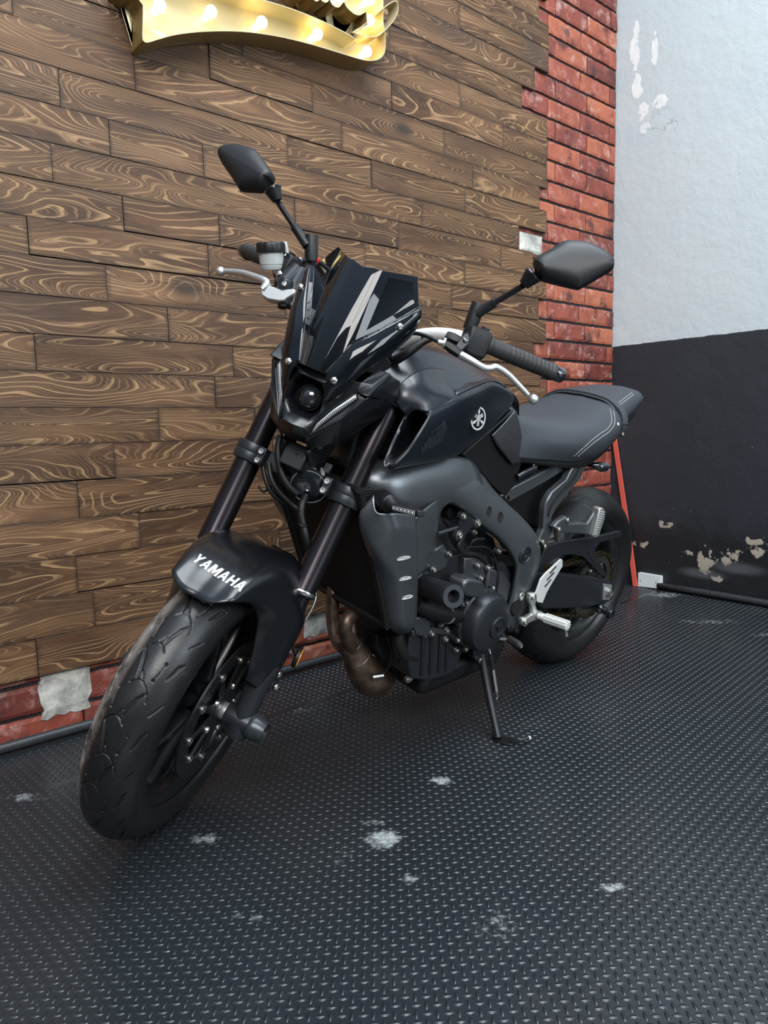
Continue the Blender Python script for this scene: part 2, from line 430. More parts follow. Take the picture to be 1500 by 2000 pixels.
# raised lozenges, alternating direction, laid at 45 degrees to the walls
cell = .0152
prof = np.array([(1, 0), (.62, .62), (0, 1), (-.62, .62), (-1, 0), (-.62, -.62), (0, -1), (.62, -.62)], float)
ca, sa_ = math.cos(math.radians(-40)), math.sin(math.radians(-40))
pts = []
R_ = 270
ii, jj = np.meshgrid(np.arange(-R_, R_), np.arange(-R_, R_), indexing='ij')
ii = ii.ravel(); jj = jj.ravel()
px_ = (ii * cell) * ca - (jj * cell) * sa_ + 1.2
py_ = (ii * cell) * sa_ + (jj * cell) * ca + 1.0
d = np.stack([px_, py_, np.full_like(px_, -CAM_H)], 1) @ CAM_R
ok = (d[:, 2] > .3) & (np.abs(d[:, 0] / np.maximum(d[:, 2], .1)) < 750 / FPX * 1.18) & (d[:, 1] / np.maximum(d[:, 2], .1) < 1000 / FPX * 1.15)
ok &= (px_ < WALL_X - .03) & (py_ < WALL_Y - .045) & (px_ > -1.2)
seam_a = floorp(535, 1400); seam_b = floorp(695, 1340)
seam_y = (seam_a[1] + seam_b[1]) / 2
ok &= (np.abs(py_ - seam_y) > .012)
px_, py_, par = px_[ok], py_[ok], ((ii + jj) % 2)[ok]
n = len(px_)
hl, hw, hh = .0092, .0033, .0014
A = np.where(par == 0, math.radians(-40), math.radians(50))
cA, sA = np.cos(A)[:, None], np.sin(A)[:, None]
def ringv(k, z):
    u = prof[:, 0][None] * hl * k; v = prof[:, 1][None] * hw * k
    return np.stack([px_[:, None] + u * cA - v * sA, py_[:, None] + u * sA + v * cA, np.full((n, 8), z)], 2)
allv = np.concatenate([ringv(1.0, .00005), ringv(.72, hh)], 1).reshape(-1, 3)
off = 8
verts += [tuple(v) for v in allv.tolist()]
for q in range(n):
    o_ = off + q * 16
    for k in range(8):
        k2 = (k + 1) % 8
        faces.append((o_ + k, o_ + k2, o_ + 8 + k2, o_ + 8 + k))
    faces.append(tuple(o_ + 8 + k for k in range(8)))
floor = set_kind(link_mesh('floor', verts, faces, m_fl), 'structure')
sm_ = np.ones(len(faces), bool); sm_[:6] = False
floor.data.polygons.foreach_set('use_smooth', sm_)
print('lozenges', n)

# ---------------------------------------------------------------- generic tube sweep
def sweep(points, radii, segs=12, cap=True, up=None):
    """tube through 3-D points, radius per point; returns verts, faces"""
    P = [Vector(p) for p in points]; n = len(P)
    if not hasattr(radii, '__len__'): radii = [radii] * n
    T = []
    for i in range(n):
        a = P[max(i - 1, 0)]; c = P[min(i + 1, n - 1)]; d = (c - a)
        if i > 0 and i < n - 1:
            d = (P[i] - P[i - 1]).normalized() + (P[i + 1] - P[i]).normalized()
        if d.length < 1e-9: d = T[-1] if T else Vector((0, 0, 1))
        T.append(d.normalized())
    ref = Vector((0, 0, 1)) if abs(T[0].z) < .9 else Vector((1, 0, 0))
    N = (ref - T[0] * ref.dot(T[0])).normalized()
    V, F = [], []
    for i in range(n):
        if i: N = (N - T[i] * N.dot(T[i])).normalized()
        Bn = T[i].cross(N)
        for k in range(segs):
            a = 2 * math.pi * k / segs
            V.append(tuple(P[i] + (N * math.cos(a) + Bn * math.sin(a)) * radii[i]))
    for i in range(n - 1):
        for k in range(segs):
            a = i * segs + k; b_ = i * segs + (k + 1) % segs
            F.append((a, b_, b_ + segs, a + segs))
    if cap:
        F.append(tuple(range(segs - 1, -1, -1))); F.append(tuple((n - 1) * segs + k for k in range(segs)))
    return V, F
def spline(pts, sub=6):
    """Catmull-Rom through points (any dimension)"""
    P = [np.array(p, float) for p in pts]; out = []
    for i in range(len(P) - 1):
        p0 = P[i - 1] if i else 2 * P[0] - P[1]; p1, p2 = P[i], P[i + 1]
        p3 = P[i + 2] if i + 2 < len(P) else 2 * P[-1] - P[-2]
        for k in range(sub):
            s = k / sub
            out.append(.5 * ((2 * p1) + (-p0 + p2) * s + (2 * p0 - 5 * p1 + 4 * p2 - p3) * s * s + (-p0 + 3 * p1 - 3 * p2 + p3) * s ** 3))
    out.append(P[-1]); return out

m_pipe = simple('grey_black_pipe', (.030, .033, .037), .38, nscale=40, nbump=.2, nvar=.5)
# black pipe running along the foot of both walls
x_end = WALL_X - .16
p_a = [(x, WALL_Y - .022 + .002 * math.sin(x * 3), .017) for x in np.linspace(-2.2, x_end - .05, 20)]
V, F = sweep(p_a, .0135, 12)
pipe1 = link_mesh('conduit_pipe', V, F, m_pipe, True)
tagthing(pipe1, 'long black pipe lying on the floor along the foot of the wooden and brick wall', 'pipe')
ya_ = rightp(1290, 1132)[0]
p_b = [(WALL_X - .022, y, .020 + .003 * math.sin(y * 5)) for y in np.linspace(ya_, -2.8, 26)]
V, F = sweep(p_b, .0155, 12)
pipe2 = link_mesh('conduit_pipe', V, F, m_pipe, True)
tagthing(pipe2, 'scuffed dark grey pipe lying along the foot of the white and black wall', 'pipe')

# ---------------------------------------------------------------- gold marquee sign
def channel(name_prefix, polypx, yf, ybk, parent, mat_in, mat_out, panel=True):
    P = [on_plane(px, py, 1, yf) for px, py in polypx]; n = len(P); th = .0028
    P = [(float(p[0]), float(p[2])) for p in P]
    # inward offset
    area = sum(P[i][0] * P[(i + 1) % n][1] - P[(i + 1) % n][0] * P[i][1] for i in range(n))
    sg = 1 if area > 0 else -1; Q = []
    for i in range(n):
        a = Vector(P[i - 1]); b_ = Vector(P[i]); c_ = Vector(P[(i + 1) % n])
        d1 = (b_ - a).normalized(); d2 = (c_ - b_).normalized()
        nn = (Vector((-d1.y, d1.x)) + Vector((-d2.y, d2.x))) * sg
        nn = nn.normalized() if nn.length > 1e-6 else Vector((-d1.y, d1.x)) * sg
        Q.append(tuple(b_ + nn * th))
    V = [(p[0], yf, p[1]) for p in P] + [(p[0], ybk, p[1]) for p in P] + [(q[0], yf, q[1]) for q in Q] + [(q[0], ybk, q[1]) for q in Q]
    F = []; mi = []
    for i in range(n):
        j = (i + 1) % n
        F += [(i, j, n + j, n + i), (2 * n + i, 3 * n + i, 3 * n + j, 2 * n + j), (i, 2 * n + i, 2 * n + j, j)]; mi += [0, 1, 1]
    o = link_mesh('side_return', V, F, None, parent=parent, mats=[mat_out, mat_in], midx=mi)
    if panel:
        bm = bmesh.new(); vs = [bm.verts.new((q[0], ybk - .012, q[1])) for q in P]; bm.faces.new(vs)
        bmesh.ops.triangulate(bm, faces=bm.faces[:]); bmesh.ops.solidify(bm, geom=bm.faces[:], thickness=.003)
        me = bpy.data.meshes.new('back_panel'); bm.to_mesh(me); bm.free(); me.materials.append(mat_in)
        bp = bpy.data.objects.new('back_panel', me); COL.objects.link(bp); bp.parent = parent
    return o
m_gold_in = simple('cream_gold_paint', (.60, .53, .32), .32, metal=.3, nscale=12, nvar=.12)
m_gold_out = simple('brass_paint', (.36, .25, .10), .38, metal=.45, nscale=14, nvar=.25)
m_bulb, t, b = new_mat('warm_bulb')
b.inputs['Base Color'].default_value = (1, .9, .6, 1); b.inputs['Emission Color'].default_value = (1.0, .72, .30, 1); b.inputs['Emission Strength'].default_value = 7
sign = bpy.data.objects.new('marquee_sign', None); COL.objects.link(sign)
tagthing(sign, 'large gold marquee letter sign with warm bulbs mounted high on the wooden wall', 'sign')
low_c = spline([(279, 10), (278.5, 45), (278, 72), (281, 81), (290, 83), (310, 77), (345, 68), (400, 62), (470, 62), (540, 71), (600, 85), (655, 101), (700, 115), (722, 119), (740, 116), (750, 106), (753, 92), (753, 66), (751, 54), (749, 41), (749, 0), (749, -40)], 4)
scal = spline([(668, -50), (652, -12), (645, 0), (649, 9), (656, 14), (663, 14), (668, 8), (672, 4)], 4)
scal2 = spline([(672, 4), (677, 14), (686, 23), (693, 28), (702, 30), (709, 27), (715, 23)], 4)
inn = spline([(717, 47), (703, 53), (688, 64), (698, 75), (682, 67), (665, 58), (620, 36), (560, 13), (480, -12), (400, -45)], 4)
poly = [tuple(p) for p in low_c] + [tuple(p) for p in scal] + [tuple(p) for p in scal2[1:]] + [tuple(p) for p in inn] + [(250, -75), (232, -30), (255, -12), (270, -2)]
YF = WALL_Y - PLANK_T - .084; YB = WALL_Y - PLANK_T - .002
channel('a', poly, YF, YB, sign, m_gold_in, m_gold_out)
sc3 = spline([(560, -60), (585, -16), (597, -8), (604, -14), (609, -4), (618, 3), (626, -1), (630, 3), (638, 5), (643, 0), (650, -14), (664, -55)], 4)
channel('b', [tuple(p) for p in sc3] + [(620, -90)], YF, YB, sign, m_gold_in, m_gold_out)
sw = spline([(690, 64), (715, 44), (740, 22), (760, 6), (772, 1), (778, 8), (777, 24), (768, 42), (752, 60), (738, 71), (722, 73), (707, 70), (690, 64)], 5)[:-1]
channel('c', [tuple(p) for p in sw], YF - .006, YF + .045, sign, m_gold_in, m_gold_out, False)
for px, py in ((312, 11), (412, 23), (511, 44), (620, 67), (717, 101), (722, 40), (722, 0), (665, -6), (628, -14)):
    c_ = on_plane(px, py, 1, YF + .030); R0 = .0175
    prof_ = [(.0001, -R0), (R0 * .5, -R0 * .87), (R0 * .87, -R0 * .5), (R0, 0), (R0 * .87, R0 * .5), (R0 * .6, R0 * .9), (R0 * .55, R0 * 2.4)]
    V = []; F = []
    for (r, h_) in prof_:
        for k in range(16):
            a_ = k * math.pi / 8; V.append((c_[0] + r * math.cos(a_), c_[1] + h_, c_[2] + r * math.sin(a_)))
    for i in range(len(prof_) - 1):
        for k in range(16): F.append((i * 16 + k, i * 16 + (k + 1) % 16, (i + 1) * 16 + (k + 1) % 16, (i + 1) * 16 + k))
    link_mesh('bulb', V, F, m_bulb, True, sign)

# ---------------------------------------------------------------- leaning red strip, white plate
m_red = simple('salmon_red_paint', (.62, .105, .070), .42, nscale=30, nvar=.12)
def near_right(px, py, x):
    p = on_plane(px, py, 0, x); return Vector((float(p[0]), float(p[1]), float(p[2])))
st0 = near_right(1241, 1138, WALL_X - .035); st0.z = .002
st1 = near_right(1221, 1000, WALL_X - .024); st2 = near_right(1198, 842, WALL_X - .010)
pts = [st0, st0.lerp(st1, .5) + Vector((0, -.002, 0)), st1, st1.lerp(st2, .5), st2]
V = []; F = []
for p in pts:
    for dx, dy in ((-.004, -.0115), (.004, -.0115), (.004, .0115), (-.004, .0115)): V.append((p.x + dx, p.y + dy, p.z))
for i in range(len(pts) - 1):
    for k in range(4): F.append((i * 4 + k, i * 4 + (k + 1) % 4, i * 4 + 4 + (k + 1) % 4, i * 4 + 4 + k))
F += [(3, 2, 1, 0), (16, 17, 18, 19)]
tagthing(link_mesh('wooden_strip', V, F, m_red), 'thin salmon red strip leaning upright in the corner behind the motorcycle seat', 'strip')
m_wp = simple('white_plastic', (.62, .68, .68), .4, nscale=25, nvar=.06)
q = [near_right(a_, b_, WALL_X - .030) for a_, b_ in ((1246, 1110), (1290, 1117), (1290, 1133), (1283, 1141), (1246, 1137))]
dz = min(v.z for v in q); q = [Vector((v.x, v.y, v.z - dz + .001)) for v in q]
bm = bmesh.new(); vs = [bm.verts.new(v) for v in q]; f = bm.faces.new(vs)
r_ = bmesh.ops.extrude_face_region(bm, geom=[f]); bmesh.ops.translate(bm, verts=[v for v in r_['geom'] if isinstance(v, bmesh.types.BMVert)], vec=(.026, 0, 0))
bmesh.ops.recalc_face_normals(bm, faces=bm.faces[:]); bmesh.ops.bevel(bm, geom=bm.edges[:], offset=.0012, segments=2, affect='EDGES')
me = bpy.data.meshes.new('mounting_box'); bm.to_mesh(me); bm.free(); me.materials.append(m_wp)
wp = bpy.data.objects.new('mounting_box', me); COL.objects.link(wp)
tagthing(wp, 'small pale white box with two screw holes on the floor beside the red strip', 'box')
m_hole = simple('dark_hole', (.01, .01, .01), .6)
for f_ in (.12, .88):
    c_ = q[0].lerp(q[1], f_) * .45 + q[4].lerp(q[3], f_) * .55
    V = [(c_.x - .0006, c_.y + .0028 * math.cos(a_ * math.pi / 6), c_.z + .0028 * math.sin(a_ * math.pi / 6)) for a_ in range(12)] + [(c_.x + .004, c_.y + .0028 * math.cos(a_ * math.pi / 6), c_.z + .0028 * math.sin(a_ * math.pi / 6)) for a_ in range(12)]
    F = [tuple(range(12))] + [(k, (k + 1) % 12, 12 + (k + 1) % 12, 12 + k) for k in range(12)]
    link_mesh('screw', V, F, m_hole, parent=wp)

# glazing bars of the high window and rafters below the skylight (they show in the glossy parts)
m_bar = simple('dark_steel_bar', (.02, .02, .022), .5)
def bar_between(name, a, c, w, h_):
    a = Vector(a); c = Vector(c); d = (c - a).normalized(); r = Vector((0, 0, 1)) if abs(d.z) < .9 else Vector((1, 0, 0))
    x = (r - d * r.dot(d)).normalized(); y = d.cross(x); V = []
    for p in (a, c):
        for i, j in ((-1, -1), (1, -1), (1, 1), (-1, 1)): V.append(tuple(p + x * (h_ * i / 2) + y * (w * j / 2)))
    return set_kind(link_mesh(name, V, [(0, 1, 2, 3), (7, 6, 5, 4), (0, 4, 5, 1), (1, 5, 6, 2), (2, 6, 7, 3), (3, 7, 4, 0)], m_bar), 'structure')
wc = Vector((-1.5, -3.0, 3.75)); wdir = (Vector((.9, 1.2, .9)) - wc).normalized(); wq = wdir.to_track_quat('-Z', 'Y'); wx = wq @ Vector((1, 0, 0)); wy = wq @ Vector((0, 1, 0))
for k in range(9):
    o_ = wc + wdir * .05 + wx * (-1.6 + .40 * k)
    bar_between('trim_%d' % (k + 1), o_ - wy * 1.25, o_ + wy * 1.25, .018, .02)
for k in range(6):
    bar_between('trim_%d' % (k + 10), (.3 + k * .48, -.95, 4.22), (.3 + k * .48, 1.15, 4.22), .05, .07)

# ================================================================ MOTORCYCLE
# pose of the machine: leaning on its side stand, bars turned to the left lock
YAW, LEAN, STEER = 3.19542, 0.22348, 0.5492
MB = Matrix.Translation((2.02907, 1.49727, 0)) @ Matrix.Rotation(YAW, 4, 'Z') @ Matrix.Rotation(-LEAN, 4, 'X')
_u = Vector((-math.sin(math.radians(25)), 0, math.cos(math.radians(25)))); _n = Vector((_u.z, 0, -_u.x)); _y = Vector((0, 1, 0))
_nn = _n * math.cos(STEER) + _y * math.sin(STEER); _yy = -_n * math.sin(STEER) + _y * math.cos(STEER)
MS = Matrix(((_nn.x, _yy.x, _u.x, 1.538), (_nn.y, _yy.y, _u.y, 0), (_nn.z, _yy.z, _u.z, 0), (0, 0, 0, 1)))
MBi = MB.inverted(); MSi = (MB @ MS).inverted()
def _local(px, py, inv):
    d = wray(px, py); o = inv @ Vector((0, 0, CAM_H)); e = inv.to_3x3() @ Vector(d); return o, e
def Bp(px, py, y):      # picture point seen on the machine's lengthwise plane y
    o, e = _local(px, py, MBi); return tuple(o + e * ((y - o.y) / e.y))
def Bx(px, py, x):
    o, e = _local(px, py, MBi); return tuple(o + e * ((x - o.x) / e.x))
def Sy(px, py, y):      # same in the steered frame (forward, left, up along the steering axis)
    o, e = _local(px, py, MSi); return tuple(o + e * ((y - o.y) / e.y))
def Sx(px, py, x):
    o, e = _local(px, py, MSi); return tuple(o + e * ((x - o.x) / e.x))
def Sz(px, py, z):
    o, e = _local(px, py, MSi); return tuple(o + e * ((z - o.z) / e.z))
bike = bpy.data.objects.new('motorcycle', None); COL.objects.link(bike); bike.matrix_world = MB
tagthing(bike, 'black naked motorcycle with dark fork and smoked fly screen leaning on its side stand', 'motorcycle')
B_, S_ = Matrix.Identity(4), MS

def mk(name, V, F, mat, fr=B_, parent=None, smooth=True, bevel=0, subsurf=0, solid=0, solid_off=0, mirror=False, angle=40, label=None, flip=False, bseg=2):
    V = [Vector(v) for v in V]; F = [tuple(f) for f in F]
    if mirror == 'split':
        kw = dict(fr=fr, parent=parent, smooth=smooth, bevel=bevel, subsurf=subsurf, solid=solid, solid_off=-solid_off, angle=angle, label=label, flip=flip, bseg=bseg)
        mk(name, [(v.x, -v.y, v.z) for v in V], [tuple(reversed(f)) for f in F], mat, **kw)
        mirror = False
    if mirror:
        n = len(V); V = V + [Vector((v.x, -v.y, v.z)) for v in V]; F = F + [tuple(n + i for i in reversed(f)) for f in F]
    V = [fr @ v for v in V]
    if flip: F = [tuple(reversed(f)) for f in F]
    o = link_mesh(name, V, F, mat, smooth, parent or bike)
    if mirror:
        bm = bmesh.new(); bm.from_mesh(o.data); bmesh.ops.remove_doubles(bm, verts=bm.verts[:], dist=.0004); bm.to_mesh(o.data); bm.free()
    if solid:
        md = o.modifiers.new('s', 'SOLIDIFY'); md.thickness = solid; md.offset = solid_off
    if subsurf:
        md = o.modifiers.new('u', 'SUBSURF'); md.levels = subsurf; md.render_levels = subsurf
    if bevel:
        md = o.modifiers.new('b', 'BEVEL'); md.width = bevel; md.segments = bseg; md.limit_method = 'ANGLE'; md.angle_limit = math.radians(30); md.harden_normals = False
    if smooth and not subsurf:
        sharpen(o, angle)
    if label: o['label'] = label
    return o
def sharpen(o, angle=40):
    bm = bmesh.new(); bm.from_mesh(o.data)
    a = math.radians(angle)
    for e in bm.edges:
        if len(e.link_faces) == 2:
            try:
                if e.calc_face_angle() > a: e.smooth = False
            except Exception: pass
    bm.to_mesh(o.data); bm.free()
def join_geo(parts):
    V, F = [], []
    for v, f in parts:
        n = len(V); V += list(v); F += [tuple(n + i for i in q) for q in f]
    return V, F
def gridgeo(G, su=5, sv=5):
    """smooth surface through a grid of control points"""
    rows = [spline(r, sv) for r in G]; rows = np.array(rows)
    cols = [spline(list(rows[:, j]), su) for j in range(rows.shape[1])]
    A = np.array(cols)  # j, i
    nj, ni = A.shape[0], A.shape[1]
    V = [tuple(A[j, i]) for i in range(ni) for j in range(nj)]
    F = [(i * nj + j, i * nj + j + 1, (i + 1) * nj + j + 1, (i + 1) * nj + j) for i in range(ni - 1) for j in range(nj - 1)]
    return V, F
def frame_of(axis):
    z = Vector(axis).normalized(); r = Vector((0, 0, 1)) if abs(z.z) < .9 else Vector((1, 0, 0))
    x = (r - z * r.dot(z)).normalized(); return x, z.cross(x), z
def lathe(profile, origin, axis, segs=24, cap=True):
    """profile [(radius, height along axis)]"""
    x, y, z = frame_of(axis); o = Vector(origin); V, F = [], []
    for r, h_ in profile:
        for k in range(segs):
            a = 2 * math.pi * k / segs; V.append(tuple(o + z * h_ + (x * math.cos(a) + y * math.sin(a)) * r))
    for i in range(len(profile) - 1):
        for k in range(segs):
            F.append((i * segs + k, i * segs + (k + 1) % segs, (i + 1) * segs + (k + 1) % segs, (i + 1) * segs + k))
    if cap:
        F.append(tuple(range(segs - 1, -1, -1))); n = len(profile) - 1; F.append(tuple(n * segs + k for k in range(segs)))
    return V, F
def prism(poly, vec):
    """closed outline extruded by vec"""
    n = len(poly); v = Vector(vec); P = [Vector(p) for p in poly]
    nrm = Vector((0, 0, 0))
    for i in range(n): nrm += P[i].cross(P[(i + 1) % n])
    if nrm.dot(v) > 0: P = P[::-1]
    V = [tuple(p) for p in P] + [tuple(p + v) for p in P]
    F = [tuple(range(n)), tuple(range(2 * n - 1, n - 1, -1))] + [(i, n + i, n + (i + 1) % n, (i + 1) % n) for i in range(n)]
    F = [F[0], F[1]] + [tuple(reversed(f)) for f in F[2:]]
    F = [F[0], F[1]] + [tuple(reversed(f)) for f in F[2:]]
    return V, F
def boxgeo(c, sx, sy, sz, ax=None, ay=None, az=None):
    c = Vector(c); ax = Vector(ax or (1, 0, 0)); ay = Vector(ay or (0, 1, 0)); az = Vector(az or (0, 0, 1))
    V = [tuple(c + ax * (sx * i) + ay * (sy * j) + az * (sz * k)) for i in (-.5, .5) for j in (-.5, .5) for k in (-.5, .5)]
    return V, [(0, 1, 3, 2), (4, 6, 7, 5), (0, 4, 5, 1), (2, 3, 7, 6), (0, 2, 6, 4), (1, 5, 7, 3)]
def boltgeo(origin, axis, r=.006, h=.005, socket=True):
    if socket: prof = [(r * .9, -.002), (r, 0), (r, h * .75), (r * .88, h), (r * .55, h), (r * .5, h * .35), (.0002, h * .35)]
    else: prof = [(r, -.002), (r, h * .3), (r * .8, h * .8), (r * .45, h), (.0002, h)]
    return lathe(prof, origin, axis, 14, False)
def bolt(origin, axis, r=.006, h=.005, mat=None, fr=B_, parent=None, socket=True, name='bolt'):
    V, F = boltgeo(origin, axis, r, h, socket)
    return mk(name, V, F, mat or M_bolt, fr, parent, angle=50)
def tube(name, pts, r, mat, fr=B_, parent=None, segs=12, sub=6, smooth_path=True, **k):
    pts = [tuple(p) for p in pts]
    if hasattr(r, '__len__'):
        q = [list(p) + [rr] for p, rr in zip(pts, r)]
    else: q = [list(p) + [r] for p in pts]
    if smooth_path and len(q) > 2: q = spline(q, sub)
    V, F = sweep([p[:3] for p in q], [float(p[3]) for p in q], segs)
    return mk(name, V, F, mat, fr, parent, angle=50, **k)

# ---- materials
M_paint = simple('satin_black_paint', (.0045, .0052, .0068), .27, spec=.55, coat=.25, coat_rough=.18, nscale=600, nbump=.02)
M_gloss = simple('gloss_black_paint', (.006, .008, .012), .16, metal=.0, coat=1.0, coat_rough=.04)
M_plastic = simple('textured_black_plastic', (.0085, .009, .0105), .44, nscale=900, nbump=.15)
M_plasticd = simple('deep_black_plastic', (.0045, .0048, .0055), .5, nscale=600, nbump=.1)
M_frame = simple('graphite_frame_paint', (.135, .148, .160), .36, metal=.75, coat=.06, coat_rough=.3)
M_engine = simple('dark_engine_casting', (.13, .138, .146), .38, metal=.85, nscale=500, nbump=.12)
M_case = simple('matte_black_cover', (.036, .040, .046), .36, metal=.6, nscale=700, nbump=.05)
M_fork = simple('dark_anodised_tube', (.034, .030, .034), .24, metal=.85, rvar=.1, nscale=60)
M_alu = simple('cast_aluminium', (.60, .61, .60), .40, metal=.85, nscale=300, nbump=.08)
M_silver = simple('silver_paint', (.74, .74, .72), .42, metal=.35)
M_steel = simple('bright_steel', (.62, .62, .60), .22, metal=1.0)
M_bolt = simple('zinc_bolt', (.55, .54, .50), .30, metal=1.0)
M_darkbolt = simple('dark_bolt', (.05, .05, .055), .35, metal=.8)
M_rubber = simple('grip_rubber', (.016, .016, .017), .62, nscale=500, nbump=.2)
M_disc = simple('brake_disc_steel', (.075, .075, .080), .36, metal=.9, nscale=200, nvar=.3)
M_rim = simple('black_rim', (.010, .011, .012), .30, coat=.2)
M_chrome = simple('polished_metal', (.75, .75, .75), .08, metal=1.0)
M_ano = simple('dark_anodised_slider', (.045, .052, .058), .30, metal=.5)
M_rad = simple('radiator_fins', (.007, .007, .008), .5, metal=.3)
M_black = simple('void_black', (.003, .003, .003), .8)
M_white = simple('white_decal', (.80, .82, .84), .35)
# tyre rubber with dust on its right shoulder and sidewall marks
m, t, b = new_mat('tyre_rubber'); M_tyre = m
c = t.coord('Object'); n1 = t.noise(c, 9, 5, .65); n2 = t.noise(c, 120, 4, .7); n3 = t.noise(c, 28, 4, .6)
col = t.mix(n1, (.005, .005, .0055), (.012, .012, .0125))
col = t.mix(t.step(n3 * .6 + n2 * .4, .56, .72) * .30, col, (.055, .052, .048))
g = t.attr('worn'); w_ = t.sep(g)[0]
col = t.mix(w_ * t.step(n3 + n2 * .3, .42, .75), col, (.20, .18, .16))
t.inp(b.inputs['Base Color'], col); t.inp(b.inputs['Roughness'], .26 + n3 * .25 + w_ * .25)
t.inp(b.inputs['Normal'], t.bump(n2, .2, .0015))

# ---- wheels
def tyre_mesh(R, prof, cz_, cx_, fr, parent, grooves, ncell, nth, depth, worn=True):
    """prof: (y, r) from left bead to right bead; grooves: list of (pts[(s, y)], width) inside one cell of the tread"""
    P = np.array(spline(prof, 14)); ny = len(P)
    th = np.linspace(0, 2 * np.pi, nth, endpoint=False)
    Y = np.repeat(P[None, :, 0], nth, 0); Rr = np.repeat(P[None, :, 1], nth, 0)
    # arc length across from centre
    ds = np.hypot(np.diff(P[:, 0]), np.diff(P[:, 1])); acc = np.concatenate([[0], np.cumsum(ds)]); mid = np.interp(0, P[:, 0][::-1] if P[0, 0] > P[-1, 0] else P[:, 0], acc[::-1] if P[0, 0] > P[-1, 0] else acc)
    T = np.repeat((mid - acc)[None, :], nth, 0)      # + = left side
    circ = 2 * np.pi * R; cl = circ / ncell
    S0 = th[:, None] * R + 0 * T
    D = np.full(S0.shape, 1.0)
    for side, shift in ((1, 0.0), (-1, .5)):
        s = (S0 / cl + shift) % 1.0 * cl; tt = T * side
        for pts, w in grooves:
            for (a0, b0, *w0), (a1, b1, *w1) in zip(pts[:-1], pts[1:]):
                wa = w0[0] if w0 else w; wb = w1[0] if w1 else w
                for k in (-1, 0, 1):
                    A0, A1 = a0 + k * cl, a1 + k * cl
                    dx, dy = A1 - A0, b1 - b0; L = dx * dx + dy * dy
                    q = np.clip(((s - A0) * dx + (tt - b0) * dy) / L, 0, 1)
                    dd = np.hypot(s - (A0 + q * dx), tt - (b0 + q * dy)) - (wa + (wb - wa) * q)
                    D = np.minimum(D, dd)
    cut = np.clip((.0004 - D) / .0010, 0, 1); cut = cut * cut * (3 - 2 * cut)
    Rn = Rr - cut * depth
    X = cx_ + Rn * np.cos(th)[:, None]; Z = cz_ + Rn * np.sin(th)[:, None]
    V = np.stack([X, Y, Z], 2).reshape(-1, 3)
    idx = np.arange(nth * ny).reshape(nth, ny); nx_ = np.roll(idx, -1, 0)
    F = np.stack([idx[:, :-1], idx[:, 1:], nx_[:, 1:], nx_[:, :-1]], 2).reshape(-1, 4)
    mat4 = np.array(fr); Vh = V @ mat4[:3, :3].T + mat4[:3, 3]
    me = bpy.data.meshes.new('tyre'); me.from_pydata(Vh.tolist(), [], F.tolist()); me.update()
    o = bpy.data.objects.new('tyre', me); COL.objects.link(o); o.parent = parent; me.materials.append(M_tyre)
    me.polygons.foreach_set('use_smooth', [True] * len(me.polygons))
    a = me.attributes.new('worn', 'FLOAT_VECTOR', 'POINT')
    wv = np.clip((-T - .025) / .02, 0, 1) if worn else T * 0
    a.data.foreach_set('vector', np.repeat(wv.reshape(-1, 1), 3, 1).astype(np.float32).ravel())
    return o
def rim_mesh(cx_, cz_, hw, fr, parent, rr=.216, spokes=5):
    prof = [(rr + .010, hw), (rr + .012, hw - .004), (rr + .004, hw - .007), (rr - .010, hw - .014), (rr - .026, hw * .45), (rr - .026, -hw * .45), (rr - .010, -hw + .014), (rr + .004, -hw + .007), (rr + .012, -hw + .004), (rr + .010, -hw)]
    inner = [(r - .006, y * .97) for r, y in prof][::-1]
    full = prof + inner
    V, F = [], []; N = 96; n = len(full)
    for k in range(N):
        a = 2 * math.pi * k / N
        for r, y in full: V.append((cx_ + r * math.cos(a), y, cz_ + r * math.sin(a)))
    for k in range(N):
        for i in range(n):
            F.append((k * n + i, k * n + (i + 1) % n, ((k + 1) % N) * n + (i + 1) % n, ((k + 1) % N) * n + i))
    mk('rim', V, F, M_rim, fr, parent, angle=60)
    for s in range(spokes):
        for sgn in (-1, 1):
            a0 = 2 * math.pi * s / spokes + sgn * math.radians(13) + .3; a1 = 2 * math.pi * s / spokes + sgn * math.radians(20) + .3
            rows = []
            for f in (0, .35, .7, 1):
                r = .042 + (rr - .026 - .040) * f; a = a0 + (a1 - a0) * f
                w = .013 - .004 * math.sin(f * math.pi) + .003 * f; d = .024 - .006 * f
                c0 = Vector((cx_ + r * math.cos(a), 0, cz_ + r * math.sin(a))); tg = Vector((-math.sin(a), 0, math.cos(a)))
                rows.append([c0 + tg * (w * cx2) + Vector((0, d * cy2, 0)) for cx2, cy2 in ((-1, -.6), (-.6, -1), (.6, -1), (1, -.6), (1, .6), (.6, 1), (-.6, 1), (-1, .6))])
            V = [p for r_ in rows for p in r_]; F = [(i * 8 + k, i * 8 + (k + 1) % 8, (i + 1) * 8 + (k + 1) % 8, (i + 1) * 8 + k) for i in range(3) for k in range(8)]
            mk('spoke', V, F, M_rim, fr, parent, angle=50)
def disc_mesh(cx_, cz_, y, ro, ri, fr, parent, sgn=1, holes=True, th=.0045):
    NA, NR = 360, 12; V, F = [], []
    for k in range(NA):
        a = 2 * math.pi * k / NA
        for j in range(NR + 1):
            r = ri + (ro - ri) * j / NR; V.append((cx_ + r * math.cos(a), y, cz_ + r * math.sin(a)))
    for k in range(NA):
        for j in range(NR):
            if holes and 1 <= j <= NR - 2:
                kk = (k + j * 2) % 15
                if (kk in (0, 1) and j % 4 == 1) or (kk in (7, 8) and j % 4 == 3): continue
            a = k * (NR + 1) + j; b2 = ((k + 1) % NA) * (NR + 1) + j
            F.append((a, a + 1, b2 + 1, b2))
    return mk('brake_disc', V, F, M_disc, fr, parent, smooth=False, solid=th, solid_off=0)

